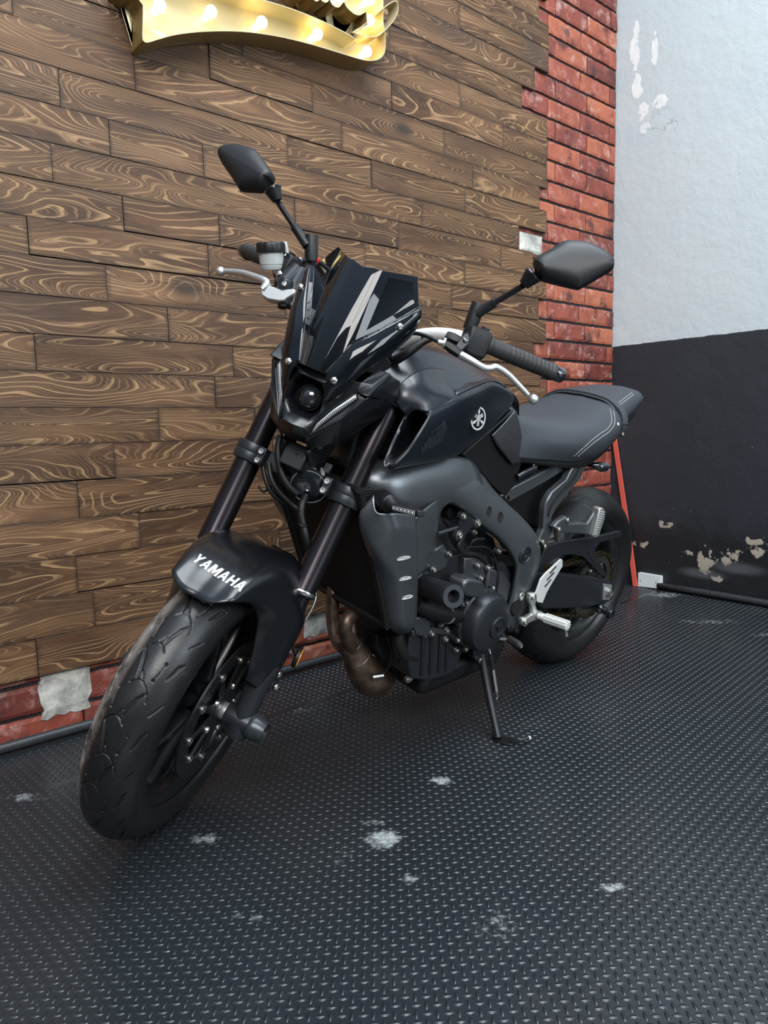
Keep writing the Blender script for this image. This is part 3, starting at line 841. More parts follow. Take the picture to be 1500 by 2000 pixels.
# front wheel
FX, FZ, FR = .0289, .3175, .300
fw = bpy.data.objects.new('wheel', None); COL.objects.link(fw); fw.parent = bike
gro = [([(.000, .004, .0008), (.020, .007, .0026), (.040, .014, .0030), (.056, .023, .0010)], .002),
       ([(.060, -.012), (.069, -.004), (.071, .006), (.064, .017), (.050, .026), (.040, .029)], .0008),
       ([(.006, -.006), (.016, .000), (.020, .007)], .0007),
       ([(.078, .022), (.095, .026), (.112, .027)], .0008), ([(.0775, .0218), (.0785, .0222)], .0022), ([(.1115, .027), (.1125, .027)], .0022),
       ([(.088, .040, .0008), (.104, .046, .0030), (.118, .049, .0034), (.128, .056, .001)], .002),
       ([(.020, .044, .0006), (.036, .053, .0014), (.048, .060, .0006)], .001)]
tyre_mesh(.300, [(.047, .214), (.055, .222), (.0595, .238), (.0605, .252), (.0555, .267), (.044, .282), (.028, .2935), (.010, .2995), (-.010, .2995), (-.028, .2935), (-.044, .282), (-.0555, .267), (-.0605, .252), (-.0595, .238), (-.055, .222), (-.047, .214)], FZ, FX, S_, fw, gro, 14, 1260, .0042)
rim_mesh(FX, FZ, .052, S_, fw)
V, F = lathe([(.030, -.055), (.046, -.05), (.046, -.03), (.036, -.02), (.036, .02), (.046, .03), (.046, .05), (.030, .055)], (FX, 0, FZ), (0, 1, 0), 36); mk('hub', V, F, M_rim, S_, fw)
for sg in (1, -1):
    dy = .064 * sg
    d = disc_mesh(FX, FZ, dy, .149, .111, S_, fw)
    parts = []
    for k in range(10):
        a = 2 * math.pi * k / 10 + .15
        e = Vector((math.cos(a), 0, math.sin(a))); tg = Vector((-e.z, 0, e.x)); c0 = Vector((FX, dy - .002 * sg, FZ))
        parts.append(prism([c0 + e * .036 - tg * .012, c0 + e * .108 - tg * .006, c0 + e * .108 + tg * .006, c0 + e * .036 + tg * .012], (0, .005 * sg, 0)))
    parts.append(lathe([(.036, -.002 * sg), (.050, 0), (.050, .004 * sg), (.036, .005 * sg)], (FX, dy, FZ), (0, 1, 0), 30))
    V, F = join_geo(parts); mk('disc_carrier', V, F, M_rim, S_, d, smooth=False, bevel=.001)
    for k in range(10):
        a = 2 * math.pi * k / 10 + .15
        V, F = lathe([(.005, -.003), (.0095, -.003), (.0095, .0045), (.0075, .005), (.0055, .004), (.0055, -.003)], (FX + .1115 * math.cos(a), dy, FZ + .1115 * math.sin(a)), (0, sg, 0), 18); mk('bobbin', V, F, M_bolt, S_, d)
    for k in range(5):
        a = 2 * math.pi * k / 5 + .4
        bolt((FX + .052 * math.cos(a), dy + .003 * sg, FZ + .052 * math.sin(a)), (0, sg, 0), .008, .006, M_bolt, S_, d, socket=False)
# valve / wheel weight seen on the rim
# ---- fork legs
FY = .115
for sg in (1, -1):
    y = FY * sg
    V, F = lathe([(.0255, 0), (.0285, .002), (.0290, .010), (.0275, .014), (.0275, .235), (.0262, .262), (.0262, .300), (.0252, .345), (.0240, .415), (.0240, .435)], (FX, y, .598), (0, 0, 1), 40)
    fl = mk('fork_tube', V, F, M_fork, S_, angle=35)
    V, F = lathe([(.0292, 0), (.0300, .002), (.0300, .006), (.0292, .008)], (FX, y, .604), (0, 0, 1), 40); mk('seal_ring', V, F, M_steel, S_, fl)
    V, F = lathe([(.0215, 0), (.0215, .19)], (FX, y, .41), (0, 0, 1), 32); mk('stanchion', V, F, M_fork, S_, fl)
    V, F = lathe([(.020, -.036), (.0225, -.032), (.0235, .02), (.024, .09), (.0265, .10), (.0265, .125), (.0245, .13)], (FX, y, .3175), (0, 0, 1), 32)
    ft = mk('fork_foot', V, F, M_case, S_, fl, angle=35)
    # axle boss and crash slider
    V, F = lathe([(.0225, -.034), (.024, -.030), (.024, .018), (.0235, .020)], (FX, y, .3175), (0, sg, 0), 36); mk('axle_clamp', V, F, M_case, S_, fl, angle=35)
    V, F = lathe([(.0265, .0), (.0275, .002), (.0275, .012), (.0205, .034), (.018, .0345), (.018, .030), (.0165, .030), (.0002, .030)], (FX, y + .021 * sg, .3175), (0, sg, 0), 40, False)
    mk('axle_slider', V, F, M_ano, S_, fl, angle=30)
    V, F = lathe([(.018, 0), (.0185, .001), (.0185, .012), (.016, .013)], (FX, (.068) * sg, .3175), (0, sg, 0), 28); mk('axle_spacer', V, F, M_alu, S_, fl)
    # caliper mount lugs, bolts and caliper behind the leg
    poly = [(FX - .010, y + .004 * sg, .460), (FX - .050, y + .006 * sg, .455), (FX - .085, y + .006 * sg, .425), (FX - .090, y + .006 * sg, .375), (FX - .060, y + .004 * sg, .350), (FX - .010, y, .345)]
    V, F = prism(poly, (0, -.02 * sg, 0)); mk('caliper_bracket', V, F, M_case, S_, fl, bevel=.002)
    for (bb_, za) in ((-.055, .415), (-.075, .383)):
        bolt((bb_, y + .008 * sg, za), (0, sg, 0), .0105, .006, M_bolt, S_, fl)
    cal = [(-.030, 0, .475), (-.075, 0, .485), (-.118, 0, .455), (-.128, 0, .400), (-.115, 0, .350), (-.085, 0, .335), (-.080, 0, .39), (-.060, 0, .44)]
    V, F = prism([(p[0], (.088) * sg, p[2]) for p in cal], (0, -.046 * sg, 0)); cp = mk('brake_caliper', V, F, M_case, S_, bevel=.006)
    for za in (.385, .435):
        V, F = lathe([(.016, 0), (.016, .006), (.012, .008), (.0002, .008)], (-.100, .088 * sg, za), (0, sg, 0), 24, False); mk('piston_cover', V, F, M_case, S_, cp)
# hose along the left leg to the caliper
tube('brake_hose', [Sx(528, 1335, -.045), Sx(548, 1290, -.045), Sx(570, 1235, -.05), Sx(592, 1180, -.06), Sx(612, 1120, -.07)], .0042, M_plasticd, S_)
tube('sensor_cable', [Sx(560, 1270, -.06), Sx(585, 1228, -.07), Sx(606, 1195, -.075), Sx(617, 1165, -.08), Sx(612, 1130, -.085)], .0017, M_alu, S_)
tube('hose_fitting', [Sx(560, 1262, -.06), Sx(580, 1215, -.07), Sx(600, 1165, -.078)], .0062, M_plasticd, S_)
# round amber reflector
rc = Sx(581, 1283, -.07)
V, F = lathe([(.022, -.006), (.0245, -.004), (.0245, .003), (.022, .004)], rc, (-.25, 1, .0), 36); rf = mk('reflector', V, F, M_plasticd, S_, label='round amber reflector')
M_amber = simple('amber_reflector', (.95, .33, .02), .22, coat=.6, nscale=400, nbump=.3)
V, F = lathe([(.0215, .0035), (.0215, .005), (.019, .0065), (.0002, .007)], rc, (-.25, 1, .0), 36, False); mk('reflector_lens', V, F, M_amber, S_, rf)
nrm_ = Vector((-.25, 1, 0)).normalized(); ex_, ey_, _z = frame_of(nrm_)
ctr = Vector(rc) + nrm_ * .0072
V, F = join_geo([prism([ctr + ex_ * a_ + ey_ * b_ for a_, b_ in ((.018, -.004), (.018, .004), (-.002, .003), (-.002, -.003))], nrm_ * .0008), prism([ctr + ex_ * a_ + ey_ * b_ for a_, b_ in ((0, .003), (-.002, -.006), (-.019, .002), (-.018, .008))], nrm_ * .0008)])
mk('reflector_mark', V, F, M_plasticd, S_, rf, smooth=False)
tube('reflector_stay', [rc, (rc[0] + .01, .12, rc[2] + .02), (FX - .02, FY, rc[2] + .03)], .005, M_plasticd, S_, rf)

# ---- triple clamps
for (zc, hgt, nm) in ((.822, .040, 'lower_triple_clamp'), (1.040, .022, 'upper_triple_clamp')):
    parts = []
    for sg in (1, -1):
        parts.append(lathe([(.0285, -hgt / 2), (.035, -hgt / 2), (.036, -hgt / 2 + .003), (.036, -.002), (.0345, 0), (.036, .002), (.036, hgt / 2 - .003), (.035, hgt / 2), (.0285, hgt / 2)], (FX, FY * sg, zc), (0, 0, 1), 36))
        parts.append(boxgeo((FX + .030, (FY - .038) * sg, zc), .030, .016, hgt * .95))
    parts.append(prism([(FX + .02, -.095, zc - hgt * .4), (FX + .012, 0, zc - hgt * .4), (FX + .02, .095, zc - hgt * .4), (FX - .03, .085, zc - hgt * .4), (-.03, 0, zc - hgt * .4), (FX - .03, -.085, zc - hgt * .4)], (0, 0, hgt * .8)))
    V, F = join_geo(parts); tc = mk(nm, V, F, M_case, S_, bevel=.0015)
    if hgt > .03:
        for sg in (1, -1):
            for zz in (zc + .009, zc - .011):
                V, F = lathe([(.0062, -.002), (.0066, 0), (.0066, .004), (.0058, .0055), (.0034, .0055), (.003, .002), (.0002, .002)], (FX + .046, (FY - .038) * sg, zz), (1, 0, 0), 20, False)
                mk('bolt', V, F, M_bolt, S_, tc)
for sg in (1, -1):
    V, F = lathe([(.022, 0), (.022, .008), (.018, .012), (.011, .012), (.010, .006), (.0002, .006)], (FX, FY * sg, 1.032), (0, 0, 1), 32, False); mk('fork_cap', V, F, M_darkbolt, S_)
V, F = lathe([(.022, 0), (.022, .23)], (0, 0, .81), (0, 0, 1), 24); mk('steering_stem', V, F, M_frame, S_)

# ---- front mudguard with fork guards
def pol(phi, rho, y): a = math.radians(phi); return (FX + rho * math.cos(a), y, FZ + rho * math.sin(a))
G = [[pol(44, .318, 0), pol(58, .333, 0), pol(74, .340, 0), pol(92, .341, 0), pol(112, .336, 0)],
     [pol(44, .321, .030), pol(58, .334, .034), pol(74, .340, .040), pol(92, .341, .042), pol(112, .336, .040)],
     [pol(48, .325, .064), pol(60, .331, .074), pol(74, .332, .084), pol(91, .331, .088), pol(110, .326, .084)],
     [(.183, .078, .560), (.140, .103, .576), (.095, .117, .588), (.035, .122, .590), (-.035, .112, .585)],
     [(.130, .084, .530), (.105, .112, .535), (.070, .134, .540), (.020, .142, .545), (-.030, .132, .545)],
     [(.106, .092, .482), (.088, .112, .482), (.058, .132, .484), (.020, .141, .486), (-.022, .133, .488)],
     [(.092, .098, .436), (.076, .115, .434), (.050, .131, .432), (.018, .138, .430), (-.016, .131, .428)],
     [(.072, .098, .402), (.060, .112, .397), (.040, .125, .390), (.014, .131, .382), (-.010, .126, .376)]]
V, F = gridgeo(G, 6, 6)
fender = mk('mudguard', V, F, M_paint, S_, solid=.003, solid_off=0, mirror=True, angle=70)
for (zz, xx) in ((.478, .020), (.423, .017)):
    for sg in (1, -1):
        V, F = lathe([(.012, 0), (.012, .002), (.009, .003), (.008, .0015), (.0002, .0015)], (xx - .018, .139 * sg, zz), (-.25, sg, 0), 20, False); mk('guard_bolt', V, F, M_darkbolt, S_, fender)
# letters on the mudguard, laid on its front face
from mathutils.bvhtree import BVHTree
def bvh(o): return BVHTree.FromPolygons([v.co.copy() for v in o.data.vertices], [tuple(p.vertices) for p in o.data.polygons])
FBVH = bvh(fender)
def fend_pt(u, v, lift=.0022):
    """v: across (y, metres, either sign), u: angle in degrees"""
    s = 1 if v >= 0 else -1; yv = abs(v)
    rows = []
    for r in (0, 1, 2):
        angs = [math.degrees(math.atan2(p[2] - FZ, p[0] - FX)) for p in G[r]]; rh = [math.hypot(p[2] - FZ, p[0] - FX) for p in G[r]]
        yy = [p[1] for p in G[r]]
        rows.append((np.interp(u, angs, yy), np.interp(u, angs, rh)))
    ys = [q[0] for q in rows]; rs = [q[1] for q in rows]
    o_ = S_ @ Vector(pol(u, .20, v)); d_ = (S_ @ Vector(pol(u, .40, v)) - o_).normalized()
    hit = FBVH.ray_cast(o_, d_)[0]
    return tuple(hit + d_ * lift) if hit else tuple(S_ @ Vector(pol(u, .335, v)))
LET = {'Y': [[(0, 1), (.3, 1), (.5, .62), (.7, 1), (1, 1), (.63, .42), (.63, 0), (.37, 0), (.37, .42)]],
       'A': [[(0, 0), (.36, 1), (.5, 1), (.5, .72), (.39, .40), (.5, .40), (.5, .20), (.32, .20), (.26, 0)], [(1, 0), (.64, 1), (.5, 1), (.5, .72), (.61, .40), (.5, .40), (.5, .20), (.68, .20), (.74, 0)]],
       'M': [[(0, 0), (0, 1), (.3, 1), (.5, .45), (.5, .1), (.42, .1), (.24, .62), (.24, 0)], [(1, 0), (1, 1), (.7, 1), (.5, .45), (.5, .1), (.58, .1), (.76, .62), (.76, 0)]],
       'H': [[(0, 0), (0, 1), (.27, 1), (.27, .6), (.73, .6), (.73, 1), (1, 1), (1, 0), (.73, 0), (.73, .38), (.27, .38), (.27, 0)]]}
def densify(poly, n=3):
    out = []
    for i in range(len(poly)):
        a, c = poly[i], poly[(i + 1) % len(poly)]
        for k in range(n): out.append((a[0] + (c[0] - a[0]) * k / n, a[1] + (c[1] - a[1]) * k / n))
    return out
def word(text, place, w=1.0, gap=.16, wm=1.25, shear=.18):
    """place(x, y) -> 3-D; returns joined flat letter polygons"""
    V, F = [], []; x = 0
    for ch in text:
        lw = wm if ch == 'M' else 1.0
        for pl_ in LET[ch]:
            q = densify(pl_, 2); n = len(V)
            for a, c in q: V.append(place(x + a * lw + c * shear, c))
            F.append(tuple(range(n, n + len(q))))
        x += lw + gap
    return V, F, x - gap
# height of the letters 17 mm, total width about 95 mm
tw = 6.05
def place(a, c): return fend_pt(53.5 + c * 4.0 + (a / tw - .5) * -2.0, -.050 + a / tw * .098)
V, F, _ = word('YAMAHA', place)
bm = bmesh.new(); me = bpy.data.meshes.new('letters'); me.from_pydata([tuple(v) for v in V], [], F); bm.from_mesh(me)
bmesh.ops.triangulate(bm, faces=bm.faces[:], ngon_method='EAR_CLIP'); bm.to_mesh(me); bm.free(); me.materials.append(M_white)
lo = bpy.data.objects.new('lettering', me); COL.objects.link(lo); lo.parent = fender; lo['label'] = 'white lettering on the mudguard'

# ================================================================ headlight, fly screen
def mpp(P, fr=None):     # metres per picture pixel at a point (local to the steered frame, or fr)
    w = MB @ (fr or MS) @ Vector(P); d = np.array(w) - CAM_O
    return float(d @ CAM_R[:, 2]) / FPX
def mir(p): return (p[0], -p[1], p[2])
def facets(name, pts, faces, mat, solid=.003, parent=None, fr=S_, bevel=.0015, so=-1, center=()):
    """left half facets over named points, mirrored; faces in `center` span both halves ('name-' is the mirrored point)"""
    keys = list(pts); V = [pts[k] for k in keys] + [mir(pts[k]) for k in keys]; n = len(keys)
    ix = {k: i for i, k in enumerate(keys)}
    ix.update({k + '-': n + i for i, k in enumerate(keys)})
    F = [[ix[k] for k in f] for f in faces] + [[ix[k] + n for k in reversed(f)] for f in faces] + [[ix[k] for k in f] for f in center]
    V = [Vector(v) for v in V]
    o = mk(name, V, F, mat, fr, parent, smooth=False)
    bm = bmesh.new(); bm.from_mesh(o.data); bmesh.ops.remove_doubles(bm, verts=bm.verts[:], dist=.0008)
    bmesh.ops.recalc_face_normals(bm, faces=bm.faces[:]); bm.to_mesh(o.data); bm.free()
    # outward should point forward
    md = o.modifiers.new('s', 'SOLIDIFY'); md.thickness = solid; md.offset = so
    if bevel:
        md = o.modifiers.new('b', 'BEVEL'); md.width = bevel; md.segments = 3; md.limit_method = 'ANGLE'; md.angle_limit = math.radians(8)
    o.data.polygons.foreach_set('use_smooth', [True] * len(o.data.polygons)); sharpen(o, 60)
    return o
# headlight mask: octagon lamp recess, slanted running-light slots, side wings
def oc(r, k, b0=.0, tilt=0):
    a = math.radians(22.5 + 45 * k); return r * math.cos(a), r * math.sin(a)
LB_, LA = .186, .953           # lamp centre (forward, up)
LAX = Vector((.93, 0, -.36)).normalized()   # lamp axis
def lp(x, y, d=0):             # point on the lamp's face: x left, y up
    up = Vector((.36, 0, .93)).normalized()
    return tuple(Vector((LB_, 0, LA)) + Vector((0, 1, 0)) * x + up * y + LAX * d)
hl = bpy.data.objects.new('headlight', None); COL.objects.link(hl); hl.parent = bike
P = {'o1': lp(.0, .040, .004), 'o2': lp(.024, .040, .004), 'o3': lp(.037, .020, .003), 'o4': lp(.037, -.016, .002), 'o5': lp(.020, -.036, .001), 'o6': lp(0, -.036, .001),
     'i1': lp(0, .030, -.020), 'i2': lp(.018, .030, -.020), 'i3': lp(.030, .014, -.020), 'i4': lp(.030, -.012, -.020), 'i5': lp(.014, -.028, -.018), 'i6': lp(0, -.028, -.018),
     'c1': (.186, .024, .899), 'c0': (.190, 0, .896), 'b1': (.149, .030, .876), 'b0': (.152, 0, .874),
     'd1': (.170, .033, .893), 'd2': (.179, .038, .920), 'd3': (.168, .092, .993), 'd4': (.173, .082, 1.003), 'd5': (.179, .055, .957),
     'e1': (.163, .034, .885), 'e2': (.168, .078, .946), 'K1': (.164, .105, 1.000), 'K2': (.154, .106, 1.033), 'K3': (.126, .104, 1.070),
     't1': (.200, .040, 1.000), 't2': (.174, .084, 1.024), 'w1': (.080, .128, 1.075), 'w2': (.070, .134, 1.045), 'w3': (.085, .130, 1.000), 'w4': (.12, .075, .900), 'w5': (.11, .032, .870)}
mask = facets('headlight_mask', P, [
    ('o1', 'o2', 'i2', 'i1'), ('o2', 'o3', 'i3', 'i2'), ('o3', 'o4', 'i4', 'i3'), ('o4', 'o5', 'i5', 'i4'), ('o5', 'o6', 'i6', 'i5'),
    ('o6', 'o5', 'c1', 'c0'), ('o5', 'o4', 'd2', 'd1', 'c1'), ('o4', 'o3', 'd5', 'd2'), ('o3', 'o2', 't1', 't2', 'd4', 'd5'),
    ('o1', 't1', 'o2'), ('c0', 'c1', 'b1', 'b0'), ('c1', 'd1', 'e1', 'b1'), ('d1', 'e1', 'e2'), ('e2', 'K1', 'd3', 'd1'),
    ('d3', 'K1', 'K2', 'd4'), ('d4', 'K2', 't2'), ('K1', 'w3', 'w2', 'K2'), ('K2', 'w2', 'w1', 'K3'), ('t2', 'K2', 'K3'),
    ('e2', 'w4', 'w3', 'K1'), ('b1', 'w5', 'w4', 'e2', 'e1')], M_paint, .003, hl, center=[])
# lamp bucket, projector
V, F = lathe([(.034, .008), (.030, -.004), (.025, -.016), (.0002, -.018)], lp(0, -.001, -.022), LAX, 40, False); mk('lamp_bowl', V, F, M_plasticd, S_, hl)
M_lens = simple('lamp_lens', (.015, .017, .020), .03, coat=1.0, coat_rough=.01, spec=1.0)
V, F = lathe([(.0255, -.012), (.0262, -.004), (.0245, .001), (.0228, .001)], lp(.001, -.001, -.016), LAX, 48, False); mk('lens_ring', V, F, M_darkbolt, S_, hl)
V, F = lathe([(.0232, -.004), (.021, .002), (.017, .0075), (.011, .0115), (.005, .0133), (.0002, .0137)], lp(.001, -.001, -.016), LAX, 48, False); mk('projector_lens', V, F, M_lens, S_, hl)
V, F = lathe([(.0105, .0002), (.0102, .0012), (.0002, .0014)], lp(.001, .000, -.0045), LAX, 32, False)
# running light slots: recessed clear bars
m, t, b = new_mat('running_light_lens'); M_drl = m
g = t.attr('uvw'); gx, gy, gz = t.sep(g)
st_ = t.step(t.math('FRACT', gx * 30), .40, .55) * t.step(gy, .34, .42) * t.step(gy, .66, .60)
col = t.mix(st_, t.mix(t.step(gy, .62, .66) * t.step(gy, .80, .76), (.025, .028, .03), (.80, .83, .85)), (.55, .58, .60))
t.inp(b.inputs['Base Color'], col); b.inputs['Roughness'].default_value = .12; b.inputs['Coat Weight'].default_value = 1.0; b.inputs['Metallic'].default_value = .35
for sg in (1, -1):
    q = [np.array(P[k]) for k in ('d1', 'd2', 'd5', 'd4', 'd3')]
    low0, low1 = np.array(P['d1']), np.array(P['d3']); up0, up1 = np.array(P['d2']) + (np.array(P['d1']) - np.array(P['d2'])) * .15, np.array(P['d4'])
    V, F, UV = [], [], []
    N = 16
    for i in range(N + 1):
        f = i / N
        lo_ = low0 + (low1 - low0) * f; hi_ = np.array([np.interp(f, [0, .25, .55, 1], [P[k][j] for k in ('d1', 'd2', 'd5', 'd4')]) for j in range(3)])
        for j in range(7):
            gq = j / 6; p = lo_ + (hi_ - lo_) * gq
            rec = .006 - .006 * math.sin(gq * math.pi) * .8
            p = p + np.array([-rec, 0, 0]); V.append((p[0], p[1] * sg, p[2])); UV.append((f, gq, 0))
    for i in range(N):
        for j in range(6):
            f_ = (i * 7 + j, (i + 1) * 7 + j, (i + 1) * 7 + j + 1, i * 7 + j + 1)
            F.append(f_ if sg > 0 else f_[::-1])
    o = mk('running_light', V, F, M_drl, S_, hl, solid=.004)
    a = o.data.attributes.new('uvw', 'FLOAT_VECTOR', 'POINT'); a.data.foreach_set('vector', np.array(UV, np.float32).ravel())
# rims around the slots
for sg in (1, -1):
    ring = [P[k] for k in ('d1', 'd2', 'd5', 'd4', 'd3', 'K1', 'd1')]
    ring = [P['d1'], P['d2'], P['d5'], P['d4'], P['d3'], P['e2'], P['d1']]
    V, F = sweep([(p[0] + .001, p[1] * sg, p[2]) for p in ring], .0022, 8); mk('slot_rim', V, F, M_paint, S_, hl)
# back of the lamp
V, F = prism([(.150, -.028, .885), (.150, .028, .885), (.13, .085, .93), (.12, .10, 1.0), (.10, .10, 1.05), (.10, -.10, 1.05), (.12, -.10, 1.0), (.13, -.085, .93)], (-.075, 0, 0)); mk('headlight_housing', V, F, M_plasticd, S_, hl, bevel=.004)
# bracket hanging under the mask
V, F = prism([(.10, .040, .905), (.12, .030, .865), (.085, .036, .845), (.060, .028, .800), (.045, .025, .790), (.03, .04, .85), (.03, .05, .92)], (0, -.010, 0)); V2, F2 = [mir(v) for v in V], [f[::-1] for f in F]
V3, F3 = prism([(.105, .03, .875), (.075, .03, .815), (.070, -.03, .815), (.105, -.03, .875)], (-.012, 0, 0)); V4, F4 = boxgeo((.085, .0, .850), .04, .05, .05)
V, F = join_geo([(V, F), (V2, F2), (V3, F3), (V4, F4)]); br = mk('lamp_bracket', V, F, M_plastic, S_, bevel=.003)
bolt((.100, .004, .852), (.8, 0, -.5), .006, .004, M_darkbolt, S_, br)

# smoked fly screen
Q = {'s0': (.209, .023, 1.004), 's1': (.200, .047, 1.078), 's2': (.147, .115, 1.207), 's3': (.148, .087, 1.261), 's4': (.201, .036, 1.228), 's5': (.204, .038, 1.058),
     'l0': (.218, .027, 1.003), 'l1': (.216, .052, 1.076), 'l2': (.155, .123, 1.204), 'm0': (.2125, 0, 1.003), 'm4': (.2075, 0, 1.220), 'q1': (.2055, .021, 1.226), 'q0': (.2125, .012, 1.0035)}
M_smoke = simple('smoked_screen', (.003, .0042, .006), .03, spec=.6)
scr = facets('fly_screen', Q, [('m0', 'q0', 'q1', 'm4'), ('q0', 's0', 's5', 's4', 'q1'), ('s5', 's1', 's2', 's3', 's4'), ('s0', 's1', 's5'), ('s0', 'l0', 'l1', 's1'), ('s1', 'l1', 'l2', 's2')], M_smoke, .0028, None, bevel=.0022, so=0)
# flange below the lip
tip = (.200, .040, .952)
W = [[Q['l0'], (.217, .031, 1.000), (.214, .036, .985), tip],
     [(.2175, .038, 1.036), (.217, .047, 1.020), (.213, .050, .995), (.199, .048, .960)],
     [Q['l1'], (.217, .066, 1.055), (.206, .072, 1.020), (.190, .064, .985)],
     [(.198, .078, 1.122), (.201, .090, 1.100), (.196, .092, 1.070), (.186, .080, 1.035)],
     [(.180, .098, 1.158), (.180, .108, 1.140), (.173, .112, 1.120), (.160, .108, 1.100)],
     [Q['l2'], (.152, .127, 1.190), (.144, .127, 1.172), (.136, .122, 1.150)]]
V, F = gridgeo(W, 5, 4)
flg = mk('screen_flange', V, F, M_smoke, S_, scr, solid=.003, mirror=True, angle=60)
for p, ax_ in (((.2165, .048, .998), (.9, .35, -.2)), ((.181, .107, 1.147), (.75, .6, -.1))):
    for sg in (1, -1):
        V, F = lathe([(.0072, -.001), (.0075, .001), (.0070, .0035), (.0052, .006), (.0028, .0066), (.0024, .003), (.0002, .003)], (p[0], p[1] * sg, p[2]), (ax_[0], ax_[1] * sg, ax_[2]), 20, False)
        mk('screw', V, F, M_steel, S_, scr, angle=60)
# meter behind the screen and its side covers
V, F = prism([(.14, .075, 1.06), (.10, .075, 1.12), (.04, .075, 1.14), (.0, .075, 1.10), (.03, .075, 1.05)], (0, -.15, 0)); mk('instrument_cover', V, F, M_plastic, S_, bevel=.005)
pods = [Sy(x, y, w) for x, y, w in ((702, 712, .066), (752, 691, .088), (766, 709, .099), (764, 720, .100), (738, 735, .092), (700, 722, .068))]
for sg in (1, -1):
    V, F = prism([(p[0], p[1] * sg, p[2]) for p in pods], (0, -.03 * sg, 0)); mk('side_cover', V, F, M_plastic, S_, bevel=.004)
wing = [Sy(x, y, w) for x, y, w in ((718, 776, .108), (735, 753, .108), (764, 730, .114), (779, 745, .120), (775, 757, .121), (742, 782, .118))]
for sg in (1, -1):
    V, F = prism([(p[0], p[1] * sg, p[2]) for p in wing], (0, -.03 * sg, 0)); mk('headlight_wing', V, F, M_paint, S_, bevel=.004)
V, F = prism([(.13, .08, 1.00), (.10, .08, 1.06), (.02, .08, 1.09), (-.01, .08, 1.04), (.04, .08, .93)], (0, -.16, 0)); mk('meter_bracket', V, F, M_plasticd, S_, bevel=.004)

# ================================================================ handlebar and controls
bar = [(-.040, 0, 1.138), (-.038, .035, 1.141), (-.018, .066, 1.176), (-.004, .100, 1.200), (.010, .145, 1.216), (.020, .195, 1.2235), (.022, .243, 1.228), (-.024, .312, 1.2415), (-.070, .380, 1.2545)]
allb = [mir(p) for p in bar[::-1]] + bar[1:]
radb = [.0112, .0112, .0125, .0145, .014, .0145, .0145, .0145, .0145, .0145, .0145, .0145, .0145, .0145, .0125, .0112, .0112]
handle = tube('handlebar', allb, radb, M_silver, S_, segs=24, sub=8)
m, t, b = new_mat('grip_rubber_ribbed'); M_grip = m
b.inputs['Base Color'].default_value = (.022, .023, .024, 1); b.inputs['Roughness'].default_value = .55
c = t.coord('Object'); t.inp(b.inputs['Normal'], t.bump(t.noise(c, 420, 3), .25, .002))
for sg in (1, -1):
    a = Vector((bar[6][0], bar[6][1] * sg, bar[6][2])); e = Vector((-.073, .385 * sg, 1.2555)); ax = (e - a); L = ax.length; ax.normalize()
    prof = []
    N = 100
    for i in range(N + 1):
        h_ = L * i / N; r = .0168 + .0012 * math.sin(math.pi * i / N) + (.0022 if h_ > L - .008 or h_ < .010 else 0)
        if L * .28 < h_ < L * .93 and (h_ % .011) < .0022: r -= .0016
        prof.append((r, h_))
    V, F = lathe([(.0112, -.001)] + prof + [(.0112, L + .0005)], a, ax, 36, False); gp = mk('grip', V, F, M_grip, S_, angle=80)
    V, F = lathe([(.0155, 0), (.0165, .002), (.0165, .024), (.0150, .027), (.010, .0275), (.0095, .024), (.0002, .024)], e - ax * .001, ax, 36, False); mk('bar_end', V, F, M_gloss, S_, gp, angle=40)
    # switch block
    s0 = a - ax * .050; x_, y_, z_ = frame_of(ax)
    def sw(u, v, w): return s0 + x_ * u + y_ * v + z_ * w
    up_ = Vector((.2, 0, 1)); x_ = (up_ - ax * up_.dot(ax)).normalized(); y_ = ax.cross(x_)
    sec = [(.024, -.017), (.026, .010), (.022, .019), (.004, .022), (-.030, .019), (-.037, .012), (-.037, -.010), (-.028, -.019), (.0, -.022)]
    rows = []
    for w, k in ((0, .80), (.006, .95), (.020, 1.0), (.040, 1.0), (.048, .92), (.052, .78)):
        rows.append([tuple(s0 + x_ * (u * k) + y_ * (v * k) + ax * w) for u, v in sec])
    V = [p for r in rows for p in r]; n = len(sec); F = [(i * n + j, i * n + (j + 1) % n, (i + 1) * n + (j + 1) % n, (i + 1) * n + j) for i in range(len(rows) - 1) for j in range(n)] + [tuple(range(n - 1, -1, -1)), tuple((len(rows) - 1) * n + j for j in range(n))]
    sb = mk('switch_housing', V, F, M_plastic, S_, bevel=.002, angle=18)
    for (u, v, w, su_, sv_, sw_) in ((.027, .002, .036, .006, .018, .014), (.016, -.020 * 1, .030, .014, .006, .016), (-.012, -.024, .028, .012, .008, .016)):
        V, F = boxgeo(s0 + x_ * u + y_ * v + ax * w, su_, sv_, sw_, x_, y_, ax); mk('switch_button', V, F, M_plasticd, S_, sb, bevel=.0015)
    V, F = boxgeo(s0 + x_ * .0305 + y_ * .002 + ax * .038, .0006, .006, .002, x_, y_, ax); mk('switch_mark', V, F, M_white, S_, sb, smooth=False)
V, F = boxgeo(Sx(619, 508, .02), .012, .012, .010); mk('stop_switch', V, F, simple('red_switch', (.6, .02, .02), .4), S_, bevel=.002)

